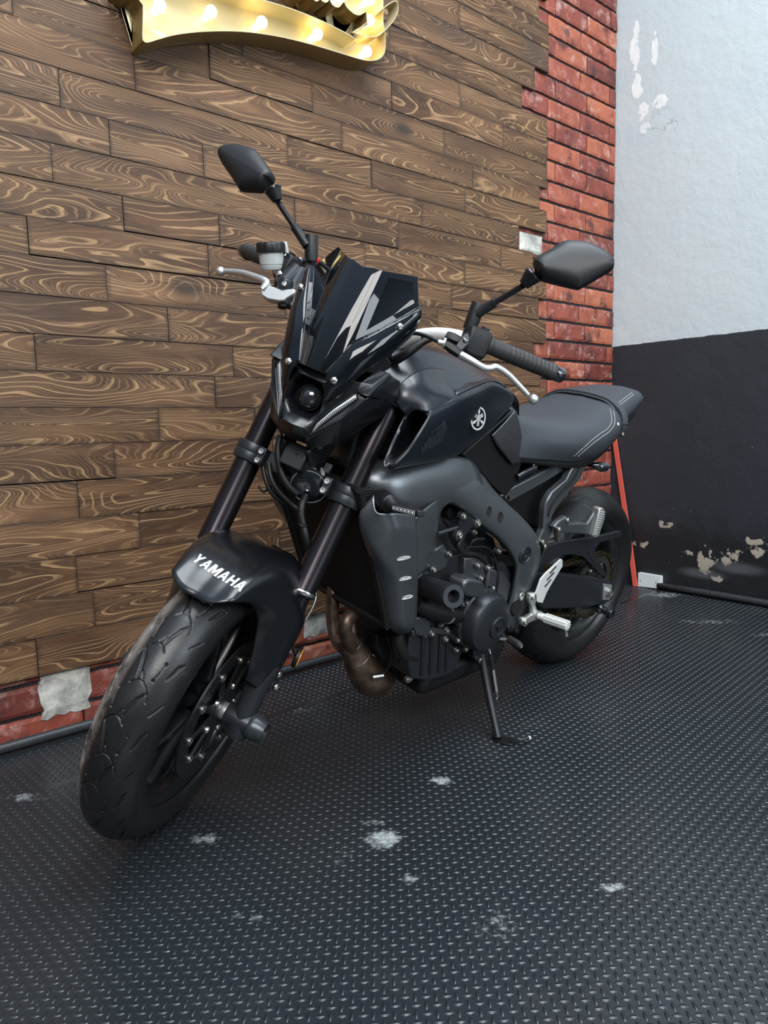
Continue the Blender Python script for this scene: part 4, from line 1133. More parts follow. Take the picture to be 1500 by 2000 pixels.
# left side: clutch lever, perch, cable
def SL(lst): return [Sx(x, y, b_) for x, y, b_ in lst]
cl = [Sx(899, 693, .075), Sx(918, 703, .077), Sx(943, 717, .070), Sx(957, 719, .062), Sx(970, 717, .055), Sx(992, 731, .040), Sx(1013, 752, .022), Sx(1031, 771, .008)]
tube('clutch_lever', cl, [.0085, .0078, .0068, .0066, .0066, .0062, .0058, .0052], M_alu, S_, segs=16, label='silver lever')
tip_ = Vector(Sx(1042, 780, .000)); V, F = lathe([(.0002, -.0105), (.006, -.0088), (.0098, -.004), (.0106, .001), (.0094, .006), (.006, .0095), (.0002, .011)], tip_, Vector(cl[-1]) - tip_, 20, False); mk('lever_ball', V, F, M_alu, S_, angle=80)
V, F = prism([Sx(x, y, .078) for x, y in ((886, 680), (905, 652), (914, 650), (918, 660), (915, 672), (903, 684), (888, 688))], (-.012, 0, 0)); pc = mk('lever_perch', V, F, M_case, S_, bevel=.002)
bolt(Sx(909, 664, .079), (.5, .3, .8), .0065, .003, M_bolt, S_, pc)
V, F = sweep([Sx(869, 672, .085), Sx(884, 682, .083), Sx(898, 692, .080)], [.009, .0105, .009], 6); mk('cable_adjuster', V, F, M_plasticd, S_, bevel=.001)
V, F = sweep([Sx(872, 655, .07), Sx(884, 661, .07), Sx(900, 668, .065)], [.010, .012, .010], 6); mk('perch_clamp', V, F, M_plasticd, S_, bevel=.001)
V, F = sweep([Sx(856, 668, .086), Sx(867, 671, .085)], .0058, 16); mk('cable_barrel', V, F, M_alu, S_)
dv = (Vector(Sx(867, 671, .085)) - Vector(Sx(856, 668, .086))).normalized()
V, F = lathe([(.0105, 0), (.0115, .001), (.0115, .0035), (.0105, .0045)], Sx(866, 670, .085), dv, 24); mk('thumb_wheel', V, F, M_alu, S_)
V, F = sweep([Sx(897, 691, .08), Sx(903, 697, .078)], [.0055, .0045], 14); mk('cable_end', V, F, M_alu, S_)
tube('clutch_cable', SL([(857, 668, .086), (832, 656, .080), (808, 651, .075), (787, 658, .07), (770, 679, .065), (755, 700, .06), (744, 720, .05)]), .0040, M_plasticd, S_)
V, F = sweep([Sx(766, 683, .066), Sx(771, 676, .066)], .0046, 12); mk('cable_ferrule', V, F, M_alu, S_)
tube('wiring_sleeve', SL([(845, 660, .03), (826, 668, .035), (806, 682, .04), (790, 693, .04), (768, 706, .03), (750, 716, .02)]), [.006, .0075, .0095, .0098, .0105, .0105], M_plasticd, S_)
V, F = lathe([(.0148, -.002), (.0152, 0), (.0152, .002), (.0148, .003)], (-.001, .112, 1.204), (.02, .05, .02), 24, False); mk('cable_tie', V, F, M_plasticd, S_)
for sg in (1, -1):
    V, F = boxgeo((-.038, .028 * sg, 1.103), .044, .030, .100); hc = mk('bar_clamp', V, F, M_case, S_, bevel=.006)
    for dx in (-.014, .014): bolt((-.038 + dx, .028 * sg, 1.153), (0, 0, 1), .0055, .005, M_darkbolt, S_, hc)

# right side: brake master cylinder, reservoir, lever
rb_ = .055
lv = SL([(433, 530, .065), (446, 530, .067), (473, 533, .075), (498, 541, .085), (514, 547, .092), (521, 553, .094), (517, 560, .096), (512, 566, .097)])
rl = tube('brake_lever', lv, [.0058, .0060, .0068, .0075, .0078, .0080, .0080, .0070], M_alu, S_, segs=16, label='silver lever')
tp = Vector(Sx(431, 530, .065)); V, F = lathe([(.0002, -.010), (.006, -.0085), (.0095, -.004), (.0103, .001), (.009, .006), (.005, .0095), (.0002, .0105)], tp, tp - Vector(lv[1]), 20, False); mk('lever_ball', V, F, M_alu, S_, rl, angle=80)
base_l = [Sx(x, y, .098) for x, y in ((508, 562), (516, 556), (530, 558), (550, 566), (572, 563), (577, 566), (574, 574), (560, 582), (556, 587), (545, 588), (522, 584), (510, 576))]
V, F = prism(base_l, (-.024, 0, 0)); mk('lever_base', V, F, M_alu, S_, rl, bevel=.0025)
V, F = lathe([(.0095, -.004), (.0100, 0), (.0100, .003), (.0088, .0042), (.0002, .0045)], Sx(524, 558, .088), (.3, 0, 1), 28, False); mk('span_adjuster', V, F, M_steel, S_, rl)
V, F = lathe([(.012, -.018), (.0155, -.016), (.0165, .006), (.0145, .013), (.0002, .013)], Sx(557, 557, .082), (.25, 0, 1), 28, False); mc = mk('master_cylinder', V, F, M_case, S_, angle=40)
bolt(Sx(555, 555, .099), (1, 0, .3), .0055, .003, M_bolt, S_, mc)
V, F = sweep([Sx(586, 536, .045), Sx(573, 558, .06), Sx(568, 600, .065)], [.022, .018, .012], 18); mk('cylinder_body', V, F, M_case, S_, mc)
V, F = sweep([Sx(552, 590, .075), Sx(552, 601, .075)], [.011, .010], 16); mk('lever_pivot', V, F, M_plasticd, S_, mc)
V, F = sweep([Sx(575, 575, .085), Sx(579, 592, .085)], .0035, 10); mk('pushrod', V, F, M_alu, S_, mc)
V, F = sweep([Sx(541, 543, .07), Sx(540, 548, .07), Sx(550, 553, .07)], [.004, .005, .005], 12); mk('bleed_screw', V, F, M_darkbolt, S_, mc)
# reservoir
r0 = Vector(Sx(532, 527, .050)); r1 = Vector(Sx(528, 473, .074)); ra = (r1 - r0); RL = ra.length; ra.normalize(); k_ = mpp(r0)
m_res = simple('translucent_reservoir', (.52, .55, .54), .32, trans=.25, ior=1.3)
V, F = lathe([(.0002, 0), (20 * k_, 0), (22.5 * k_, RL * .10), (22.5 * k_, RL * .18), (23.5 * k_, RL * .20), (24 * k_, RL * .66)], r0, ra, 44, False); rs = mk('fluid_reservoir', V, F, m_res, S_, angle=40)
prof = [(27.5 * k_, RL * .62), (28.2 * k_, RL * .66), (28.2 * k_, RL * .90), (27 * k_, RL * .97), (24 * k_, RL), (17 * k_, RL), (16.5 * k_, RL * .985), (.0002, RL * .985)]
V, F = lathe(prof, r0, ra, 72, False)
V = [Vector(v) for v in V]
for i, v in enumerate(V):
    q = v - r0; h_ = q.dot(ra); rad = q - ra * h_
    if rad.length > 26 * k_:
        kk = i % 72
        V[i] = r0 + ra * h_ + rad * (1 - .035 * (1 if (kk % 6) in (0, 1) else 0))
mk('reservoir_cap', V, F, M_plastic, S_, rs, angle=60)
V, F = join_geo([prism([Sx(x, y, .052) for x, y in ((553, 470), (560, 472), (563, 487), (563, 505), (556, 512), (553, 495))], (-.008, 0, 0))]); mk('reservoir_clip', V, F, M_alu, S_, rs, bevel=.001)
bolt(Sx(555, 498, .056), (.8, .3, .4), .0042, .003, M_bolt, S_, rs)
V, F = sweep([Sx(538, 527, .05), Sx(545, 532, .05), Sx(548, 540, .05)], [.009, .008, .010], 16); mk('reservoir_outlet', V, F, M_alu, S_, rs)
tube('reservoir_hose', SL([(548, 518, .050), (560, 520, .052), (575, 529, .055), (588, 532, .055), (600, 526, .045), (604, 512, .03)]), .0075, M_plasticd, S_)
tube('control_cable', SL([(562, 520, .03), (575, 508, .03), (592, 508, .025), (604, 518, .02)]), .005, M_plasticd, S_)
V, F = boxgeo(Sx(580, 514, .02), .03, .03, .022); mk('switch_block', V, F, M_plastic, S_, bevel=.006)
V, F = sweep([Sx(586, 505, .03), Sx(586, 512, .03)], .006, 14); mk('banjo_bolt', V, F, M_alu, S_)
V, F = sweep([Sx(545, 560, .075), Sx(580, 525, .055)], [.014, .016], 18); mk('brake_perch', V, F, M_case, S_)

# ================================================================ mirrors
def mirror_head(outl, ridge, bb, dr=.046, sgn=1, parent=None, name='mirror_housing'):
    P0 = [np.array(Sx(x, y, bb)) for x, y in outl]
    P0 = spline(P0 + [P0[0]], 5)[:-1]; n = len(P0)
    r0, r1 = np.array(Sx(*ridge[0], bb)), np.array(Sx(*ridge[1], bb))
    V = []
    def proj(p):
        d = r1 - r0; t_ = np.clip(np.dot(p - r0, d) / np.dot(d, d), .06, .92); return r0 + d * t_
    for s, db in ((.93, -.004), (1, .0), (.985, .012), (.90, .021), (.62, .030), (.28, .0345), (.0, .0355)):
        for p in P0:
            q = proj(p); v = q + (p - q) * s; t_ = np.linalg.norm(q - r0) / np.linalg.norm(r1 - r0)
            V.append((v[0] + db * (1 - .45 * t_), v[1], v[2]))
    F = []
    for i in range(6):
        for k in range(n): F.append((i * n + k, i * n + (k + 1) % n, (i + 1) * n + (k + 1) % n, (i + 1) * n + k))
    hd = mk(name, V, F, M_plastic, S_, parent, angle=75)
    gl = [tuple(V[k]) for k in range(n)]; mk('mirror_glass', gl, [tuple(range(n))], M_chrome, S_, hd, smooth=False, solid=.001)
    return hd
Lo = [(1041, 520), (1043, 511), (1070, 494), (1100, 475), (1122, 473), (1144, 475), (1166, 483), (1183, 494), (1197, 508), (1199, 515), (1195, 528), (1165, 547), (1135, 564), (1127, 567), (1108, 563), (1080, 556), (1053, 547), (1046, 536)]
Ro = [(536, 344), (538, 349), (534, 358), (527, 362), (514, 376), (495, 377), (472, 375), (466, 368), (452, 346), (436, 323), (429, 309), (428, 301), (432, 293), (444, 287), (460, 285), (476, 287), (500, 296), (511, 308), (524, 325)]
mL = bpy.data.objects.new('mirror', None); COL.objects.link(mL); mL.parent = bike
mR = bpy.data.objects.new('mirror', None); COL.objects.link(mR); mR.parent = bike
mirror_head(Lo, ((1052, 535), (1196, 517)), .105, .046, 1, mL)
mirror_head(Ro, ((526, 362), (434, 300)), .105, .046, -1, mR)
def stem(par, boot0, boot1, st0, st1, sl1, slend, top, mid, bot):
    V, F = sweep([Sx(*boot0, .118), Sx(*[(boot0[0] * .85 + boot1[0] * .15), (boot0[1] * .85 + boot1[1] * .15)], .116), Sx(*boot1, .108)], [.0185, .0182, .0102], 22); mk('stem_boot', V, F, M_plasticd, S_, par)
    d = Vector(Sx(*boot0, .118)) - Vector(Sx(*boot1, .108))
    V, F = lathe([(.0180, -.001), (.0192, 0), (.0192, .003), (.0180, .004)], Vector(Sx(*boot0, .118)), -d, 26, False); mk('boot_ring', V, F, M_gloss, S_, par)
    V, F = sweep([Sx(*boot1, .108), Sx(*st0, .10), Sx(*st1, .07)], [.0062, .0060, .0060], 16); mk('mirror_stem', V, F, M_darkbolt, S_, par)
    V, F = sweep([Sx(*st1, .07), Sx(*sl1, .062), Sx(*slend, .055)], [.0092, .0098, .0105], 18); mk('stem_sleeve', V, F, M_plastic, S_, par)
    V, F = sweep([Sx(*top, .055), Sx(*[top[0] * .96 + bot[0] * .04, top[1] * .96 + bot[1] * .04], .054), Sx(*mid, .04), Sx(*[mid[0] * .9 + bot[0] * .1, mid[1] * .9 + bot[1] * .1], .038), Sx(*bot, .028)], [.0140, .0152, .0142, .0110, .0100], 24); mk('mirror_adapter', V, F, M_plasticd, S_, par, angle=40)
stem(mL, (1043, 535), (1022, 557), (1018, 560), (968, 590), (955, 598), (932, 612), (936, 592), (917, 642), (909, 662))
stem(mR, (532, 368), (542, 392), (545, 398), (574, 442), (583, 454), (600, 480), (608, 458), (608, 505), (609, 522))

# ================================================================ bodywork on the frame
def cast(px, py, o, lift=0.0, back=None):
    """first point of a part met by the picture ray, in the machine's own frame, with its normal"""
    t_ = o if isinstance(o, BVHTree) else bvh(o)
    a, e = _local(px, py, MBi); e = e.normalized()
    h_ = t_.ray_cast(a, e)
    if h_[0] is None: return None, None
    n_ = h_[1]
    if n_.dot(e) > 0: n_ = -n_
    return h_[0] + n_ * lift, n_
def BG(rows): return [[Bp(*q) for q in r] for r in rows]
def surf(name, G, mat, su=5, sv=5, solid=.003, mirror=True, parent=None, angle=60, **k):
    V, F = gridgeo(G, su, sv); return mk(name, V, F, mat, B_, parent, solid=solid, mirror=mirror, angle=angle, **k)
def bprism(name, pts, y, th, mat, bevel=.003, both=False, parent=None, **k):
    """outline given in the picture, cut from a slab of thickness th whose near face is at y"""
    P = [Bp(q[0], q[1], q[2] if len(q) > 2 else y) for q in pts]
    V, F = prism(P, (0, -th, 0))
    if both: k['mirror'] = 'split'
    return mk(name, V, F, mat, B_, parent, bevel=bevel, **k)
def btube(name, pts, r, mat, parent=None, **k): return tube(name, [Bp(*p) for p in pts], r, mat, B_, parent, **k)
def bbolt(px, py, y, r=.006, h=.005, mat=None, parent=None, ax=(0, 1, 0), socket=True): return bolt(Bp(px, py, y), ax, r, h, mat or M_bolt, B_, parent, socket)

m, t, b = new_mat('satin_black_tank'); M_tank = m
b.inputs['Base Color'].default_value = (.0060, .0085, .0140, 1); b.inputs['Roughness'].default_value = .33; b.inputs['Coat Weight'].default_value = .22; b.inputs['Coat Roughness'].default_value = .16; b.inputs['Specular IOR Level'].default_value = .5
# fuel tank top
st = [(1.10, (0, 1.000), (.06, .992), (.105, .962), (.135, .925)),
      (1.02, (0, 1.033), (.06, 1.026), (.115, .988), (.165, .945)),
      (.93, (0, 1.044), (.065, 1.034), (.115, .998), (.168, .958)),
      (.84, (0, 1.038), (.060, 1.027), (.105, 1.000), (.152, .972)),
      (.75, (0, 1.018), (.050, 1.010), (.090, .994), (.128, .979)),
      (.67, (0, .992), (.045, .986), (.080, .974), (.110, .958)),
      (.60, (0, .962), (.040, .957), (.068, .948), (.094, .930)),
      (.565, (0, .920), (.035, .916), (.060, .905), (.080, .890))]
G = [[(x, y, z) for x, *c_ in st for y, z in [c_[j]]] for j in range(4)]
tank = surf('fuel_tank', G, M_tank, mirror=True)
# tank side cover
G = BG([[(834, 803, .188), (868, 787, .184), (900, 770, .178), (932, 754, .160), (960, 742, .142), (988, 757, .120), (1003, 775, .106)],
        [(836, 812, .196), (868, 797, .193), (902, 782, .186), (934, 768, .169), (961, 757, .150), (988, 766, .127), (1003, 780, .110)],
        [(815, 848, .200), (855, 832, .197), (893, 814, .189), (928, 799, .174), (957, 783, .155), (982, 780, .132), (1001, 785, .112)],
        [(795, 880, .199), (838, 866, .190), (880, 853, .178), (918, 838, .165), (949, 818, .148), (975, 801, .130), (997, 793, .112)],
        [(763, 913, .192), (825, 902, .172), (870, 893, .160), (903, 880, .152), (942, 850, .140), (970, 822, .127), (990, 802, .113)],
        [(758, 915, .150), (822, 903, .130), (868, 893, .120), (901, 881, .112), (940, 851, .105), (968, 823, .098), (989, 803, .090)]])
tside = surf('tank_cover', G, M_tank, 5, 5, mirror='split')
# front shoulder panel
G = BG([[(768, 782, .138), (781, 752, .140), (806, 731, .136), (838, 719, .126), (872, 724, .110)],
        [(776, 790, .150), (792, 769, .157), (818, 752, .158), (850, 746, .150), (881, 746, .134)],
        [(786, 803, .158), (803, 787, .168), (832, 778, .178), (862, 770, .176), (888, 768, .168)],
        [(794, 812, .160), (808, 797, .170), (836, 805, .190), (868, 789, .185), (890, 776, .180)]])
shp = surf('tank_shoulder_panel', G, M_tank, 7, 7, solid=.004, mirror='split')
surf('tank_edge_band', BG([[(872, 724, .106), (889, 733, .112), (940, 741, .12), (962, 742, .138), (988, 755, .120)], [(881, 746, .132), (900, 748, .140), (930, 750, .152), (962, 744, .143), (988, 757, .122)], [(890, 776, .180), (902, 768, .178), (932, 753, .163), (962, 743, .145), (989, 757, .122)]]), M_tank, 4, 4, solid=.004, mirror='split')
bolt(Bp(889, 734, .116), (0, .6, .8), .0055, .0025, M_bolt, B_, tank)
V, F = lathe([(.0002, 0), (.034, .0), (.036, -.002), (.038, -.010)], (.93, 0, 1.054), (0, 0, 1), 36, False); mk('fuel_cap', V, F, M_darkbolt, B_, tank)
# air intake mouth
rim_ = [(834, 808, .190), (822, 799, .176), (806, 795, .164), (793, 808, .155), (778, 836, .155), (764, 866, .163), (752, 896, .176), (754, 910, .184), (766, 906, .192), (795, 876, .196), (818, 843, .198), (834, 820, .195)]
R0 = [Vector(Bp(*q)) for q in rim_]; R0c = [Vector(p) for p in spline([tuple(p) for p in R0] + [tuple(R0[0])], 4)[:-1]]
cen = sum(R0c, Vector()) / len(R0c)
rings = [[p + (p - cen) * .05 + Vector((-.012, -.004, 0)) for p in R0c], [p + (p - cen) * .03 for p in R0c], R0c, [cen + (p - cen) * .90 + Vector((-.006, 0, 0)) for p in R0c], [cen + (p - cen) * .80 + Vector((-.07, -.03, 0)) for p in R0c], [cen + (p - cen) * .45 + Vector((-.14, -.05, .01)) for p in R0c]]
n = len(R0c); V = [tuple(p) for r in rings for p in r]; F = [(i * n + k, (i + 1) * n + k, (i + 1) * n + (k + 1) % n, i * n + (k + 1) % n) for i in range(len(rings) - 1) for k in range(n)] + [tuple((len(rings) - 1) * n + k for k in range(n))]
mk('air_intake', V, F, M_paint, B_, tside, mirror='split', angle=50)
# faint model lettering patch and badge on the cover
def cdec(name, px, py, rpx, target, shapes, mat, lift=.001, parent=None):
    pass
SB = bvh(tside)
bc, bn = cast(930, 817, SB)
bn = Vector((-.02, 1, .10)).normalized(); bc = bc + bn * .002
bx_, by_, bz_ = frame_of(bn)
k_ = mpp(bc, B_)
rb = 23.5 * k_
V, F = lathe([(rb * 1.02, -.002), (rb * 1.02, .0022), (rb * .95, .0036), (.0002, .0036)], bc, bn, 56, False); bdg = mk('badge', V, F, M_gloss, B_, tside, angle=30, label='round metal badge of three crossed tuning forks')
V, F = lathe([(rb * .97, .0030), (rb * .97, .0046), (rb * .84, .0046), (rb * .84, .0030)], bc, bn, 56, False); mk('badge_ring', V, F, M_silver, B_, bdg, angle=30)
def bpt(x, y, h_=.0038): return bc + bx_ * (y * rb) + by_ * (x * rb) + bn * h_
parts = []
for k in range(3):
    a = math.radians(90 + 120 * k)
    def rot(x, y): return bpt(x * math.cos(a) - y * math.sin(a), x * math.sin(a) + y * math.cos(a))
    for poly in ([(-.10, -.045), (.40, -.045), (.40, .045), (-.10, .045)], [(-.62, .05), (-.10, .05), (-.10, .12), (-.62, .12)], [(-.62, -.12), (-.10, -.12), (-.10, -.05), (-.62, -.05)], [(-.16, -.12), (-.05, -.12), (-.05, .12), (-.16, .12)], [(.40, -.04), (.52, -.11), (.62, -.11), (.84, 0), (.62, .11), (.52, .11), (.40, .04)]):
        parts.append(prism([rot(*q) for q in poly], bn * .0014))
V, F = join_geo(parts); mk('badge_mark', V, F, M_silver, B_, bdg, smooth=False)
# tone-on-tone lettering panel by the intake
def on_side(px, py, lift=.0019):
    p, n_ = cast(px, py, SB, lift); return tuple(p) if p is not None else Bp(px, py, .19)
pan = [(846, 838), (868, 822), (872, 836), (862, 860), (838, 878), (828, 868)]
M_dec = simple('dark_decal', (.016, .018, .022), .5)
V = [on_side(*q) for q in densify(pan, 4)]; mk('decal_panel', V, [tuple(range(len(V)))], M_dec, B_, tside, smooth=False)

LET['T'] = [[(0, 1), (1, 1), (1, .76), (.64, .76), (.64, 0), (.36, 0), (.36, .76), (0, .76)]]
LET['-'] = [[(.2, .40), (.8, .40), (.8, .60), (.2, .60)]]
LET['0'] = [[(.5, 1), (0, 1), (0, 0), (.5, 0), (.5, .22), (.27, .22), (.27, .78), (.5, .78)], [(.5, 1), (1, 1), (1, 0), (.5, 0), (.5, .22), (.73, .22), (.73, .78), (.5, .78)]]
LET['9'] = [[(.5, 1), (0, 1), (0, .38), (.5, .38), (.5, .56), (.27, .56), (.27, .80), (.5, .80)], [(.5, 1), (1, 1), (1, 0), (.12, 0), (.12, .2), (.73, .2), (.73, .38), (.5, .38), (.5, .56), (.73, .56), (.73, .80), (.5, .80)]]
def mplace(a, c_):
    f = a / 5.9; return on_side(822 + 46 * f - 3 * c_, 888 - 54 * f - 13 * c_, .0026)
V, F, _ = word('MT-09', mplace)
me = bpy.data.meshes.new('model_lettering'); me.from_pydata([tuple(v) for v in V], [], F); bm = bmesh.new(); bm.from_mesh(me); bmesh.ops.triangulate(bm, faces=bm.faces[:], ngon_method='EAR_CLIP'); bm.to_mesh(me); bm.free()
me.materials.append(simple('grey_decal', (.030, .034, .040), .35)); lo = bpy.data.objects.new('model_lettering', me); COL.objects.link(lo); lo.parent = tside

# ---- plastics between tank, seat and frame
bprism('mid_cover', [(903, 888), (945, 850), (990, 812), (1003, 800), (1010, 850), (1020, 903), (1005, 950), (986, 972), (962, 950), (935, 918)], .108, .20, M_plasticd, .004)
m, t, b = new_mat('mesh_textured_plastic'); M_mesh = m
c = t.coord('Object'); X, Y, Z = t.sep(c)
vv = t.voro(t.comb(X * 1.0, 0, Z * 1.6), 210, rnd=.12)
t.inp(b.inputs['Base Color'], t.mix(t.step(vv, .18, .42), (.050, .052, .056), (.008, .008, .009))); b.inputs['Roughness'].default_value = .45
t.inp(b.inputs['Normal'], t.bump(vv, .5, .003))
G = BG([[(960, 851, .111), (985, 826, .114), (1007, 802, .104)], [(972, 872, .116), (992, 850, .119), (1014, 828, .108)], [(988, 892, .118), (1003, 880, .120), (1020, 864, .110)], [(1000, 908, .115), (1010, 905, .117), (1025, 902, .113)]])
mp = surf('mesh_side_panel', G, M_mesh, 5, 5, mirror='split')
btube('panel_trim', [(961, 851, .114), (985, 827, .117), (1005, 804, .108)], .0022, M_frame, mp, sub=4)
bprism('side_cover', [(985, 975), (1030, 945), (1095, 908), (1118, 905), (1122, 925), (1080, 962), (1062, 990), (1055, 1035), (1030, 1020), (1000, 995)], .085, .17, M_plasticd, .004)
bprism('subframe_rail', [(979, 968), (988, 959), (1050, 927), (1088, 905), (1112, 897), (1114, 912), (1062, 944), (996, 981), (984, 983)], .108, .022, M_frame, .004)
bbolt(988, 973, .115, .010, .006, M_darkbolt)
btube('helmet_lock', [(1010, 932, .115), (1030, 920, .118), (1045, 913, .116)], .0085, M_gloss, sub=4); bbolt(1042, 909, .118, .0045, .003)

# ---- main frame
G = BG([[(712, 903, .085), (770, 897, .108), (830, 892, .120), (885, 891, .113), (918, 899, .102)],
        [(706, 932, .100), (765, 933, .138), (825, 929, .150), (882, 929, .144), (936, 927, .116)],
        [(712, 962, .105), (768, 970, .148), (825, 970, .160), (876, 962, .156), (934, 962, .140)],
        [(752, 1000, .110), (795, 1010, .148), (828, 1010, .155), (853, 1000, .150), (868, 984, .142)],
        [(780, 1060, .105), (806, 1065, .136), (826, 1065, .142), (843, 1058, .138), (852, 1040, .128)],
        [(800, 1112, .100), (815, 1114, .122), (828, 1114, .126), (840, 1110, .122), (848, 1100, .112)]])
fr1 = surf('frame_head', G, M_frame, 5, 5, solid=.008, mirror='split')
G = BG([[(900, 893, .095), (940, 927, .108), (962, 955, .118), (988, 982, .128), (1018, 1010, .134), (1043, 1040, .138), (1055, 1077, .140), (1049, 1118, .136), (1038, 1146, .130), (1026, 1188, .120), (1008, 1233, .116)],
        [(896, 915, .125), (932, 945, .136), (954, 970, .142), (982, 997, .148), (1010, 1025, .153), (1034, 1052, .157), (1044, 1082, .160), (1040, 1115, .156), (1030, 1145, .150), (1018, 1187, .140), (1003, 1232, .130)],
        [(878, 950, .155), (910, 970, .156), (940, 995, .158), (966, 1020, .160), (992, 1045, .163), (1012, 1068, .166), (1022, 1094, .167), (1020, 1122, .163), (1012, 1150, .156), (1002, 1188, .146), (996, 1232, .132)],
        [(868, 976, .148), (896, 988, .146), (926, 1012, .148), (951, 1032, .150), (976, 1052, .153), (997, 1078, .157), (1008, 1105, .158), (1004, 1138, .154), (998, 1165, .148), (987, 1205, .138), (988, 1228, .128)],
        [(872, 980, .110), (898, 992, .108), (926, 1016, .108), (950, 1036, .110), (974, 1056, .113), (994, 1082, .117), (1004, 1108, .118), (1000, 1140, .114), (994, 1167, .108), (984, 1207, .104), (986, 1232, .10)]])
fr2 = surf('frame_spar', G, M_frame, 5, 4, solid=.004, mirror='split')
FB = bvh(fr2)
for (px, py, r_) in ((954, 998, .0105), (976, 1010, .0125)):
    p, n_ = cast(px, py, FB)
    if p is not None:
        V, F = lathe([(r_ * 1.14, .0022), (r_ * 1.06, .0034), (r_, .0030), (r_ * .95, .0024), (.0002, .0024)], p, n_, 28, False); mk('frame_hole', V, F, M_black, B_, fr2, angle=80)
p, n_ = cast(1024, 1083, FB)
V, F = lathe([(.0245, -.002), (.0245, .005), (.0215, .0065), (.020, .0032), (.015, .0028), (.014, .0055), (.006, .0055), (.005, .003), (.0002, .003)], p, (0, 1, 0), 36, False); mk('pivot_cap', V, F, M_case, B_, fr2, angle=30)
bprism('pivot_plate', [(985, 1105), (1022, 1100), (1048, 1110), (1040, 1150), (1028, 1190), (1014, 1226), (1000, 1238), (985, 1230), (980, 1205), (990, 1165)], .115, .23, M_case, .005)
for q, r_ in (((1017, 1164), .013), ((993, 1226), .009), ((1008, 1232), .008)): bbolt(q[0], q[1], .150 if r_ > .01 else .135, r_, .006, M_bolt if r_ > .01 else M_darkbolt)
bprism('spar_inner_web', [(1000, 1165), (1014, 1150), (1022, 1160), (1020, 1190), (1006, 1205), (998, 1195)], .152, .02, M_black, .002)

# ---- radiator, shrouds
shr = BG([[(731, 966, .172), (736, 1000, .192), (772, 1002, .212), (816, 1008, .203)],
          [(704, 999, .160), (735, 1020, .190), (775, 1019, .215), (814, 1024, .206)],
          [(703, 1026, .156), (733, 1050, .186), (778, 1034, .217), (814, 1037, .208)],
          [(713, 1060, .154), (738, 1080, .186), (781, 1058, .214), (815, 1060, .206)],
          [(732, 1113, .151), (757, 1126, .179), (787, 1123, .202), (815, 1115, .196)],
          [(745, 1165, .148), (766, 1176, .170), (791, 1176, .187), (814, 1170, .183)],
          [(757, 1214, .144), (775, 1224, .156), (796, 1226, .167), (812, 1212, .166)],
          [(768, 1232, .120), (780, 1238, .125), (795, 1236, .130), (805, 1226, .130)]])
rsh = surf('radiator_shroud', shr, M_frame, 5, 5, solid=.004, mirror='split')
fin = BG([[(812, 1010, .205), (832, 992, .188), (852, 977, .165)], [(813, 1035, .206), (836, 1018, .186), (857, 995, .162)], [(814, 1065, .203), (836, 1050, .182), (854, 1030, .160)], [(815, 1100, .196), (829, 1088, .178), (842, 1076, .158)], [(815, 1126, .190), (821, 1121, .176), (828, 1115, .160)]])
surf('shroud_fin', fin, M_frame, 5, 5, solid=.004, parent=rsh, mirror='split')
RB = bvh(rsh)
for q0, q1 in (((774, 1092), (800, 1087)), ((779, 1131), (802, 1127)), ((784, 1168), (805, 1163))):
    P_ = []
    for k in range(14):
        an = 2 * math.pi * k / 14; f = (1 - math.cos(an)) / 2; w = math.sin(an) * 4.2 * (1 if math.sin(an) > 0 else .5)
        p, n_ = cast(q0[0] + (q1[0] - q0[0]) * f, q0[1] + (q1[1] - q0[1]) * f - w, RB)
        if p is not None: P_.append(p + n_ * .0026); N_ = n_
    if len(P_) > 8:
        V, F = prism(P_, N_ * .0012); mk('shroud_slot', V, F, M_silver, B_, rsh, smooth=False)
m, t, b = new_mat('radiator_core'); M_core = m
c = t.coord('Object'); X, Y, Z = t.sep(c)
w_ = t.math('SINE', Z * 1150.0)
t.inp(b.inputs['Base Color'], t.mix(t.step(w_, -.2, .5), (.0008, .0008, .001), (.013, .014, .016))); b.inputs['Roughness'].default_value = .6; b.inputs['Specular IOR Level'].default_value = .25
t.inp(b.inputs['Normal'], t.bump(w_, .5, .003))
ct, cb = Vector((1.165, .16, .755)), Vector((1.022, .15, .420))
V, F = prism([(ct.x, .162, ct.z), (cb.x, .150, cb.z), (cb.x, -.150, cb.z), (ct.x, -.162, ct.z)], (-.035, 0, 0)); rad = mk('radiator', V, F, M_core, B_, smooth=False)
for (p, q) in ((ct, ct), (cb, cb)):
    V, F = sweep([(p.x + .002, -.155, p.z), (p.x + .002, .155, p.z)], .008, 10); mk('radiator_tank', V, F, M_plasticd, B_, rad)
for sg in (1, -1):
    V, F = sweep([(ct.x, .158 * sg, ct.z), (cb.x, .148 * sg, cb.z)], .010, 8); mk('radiator_frame', V, F, M_plasticd, B_, rad)
# airbox / void filler behind radiator and steering head
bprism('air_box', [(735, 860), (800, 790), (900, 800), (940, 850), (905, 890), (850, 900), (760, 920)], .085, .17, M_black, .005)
V, F = prism([(1.12, .07, .78), (1.10, .07, .98), (.95, .07, 1.0), (.95, .07, .75), (1.0, .06, .62)], (0, -.14, 0)); mk('steering_head', V, F, M_frame, B_, bevel=.01)

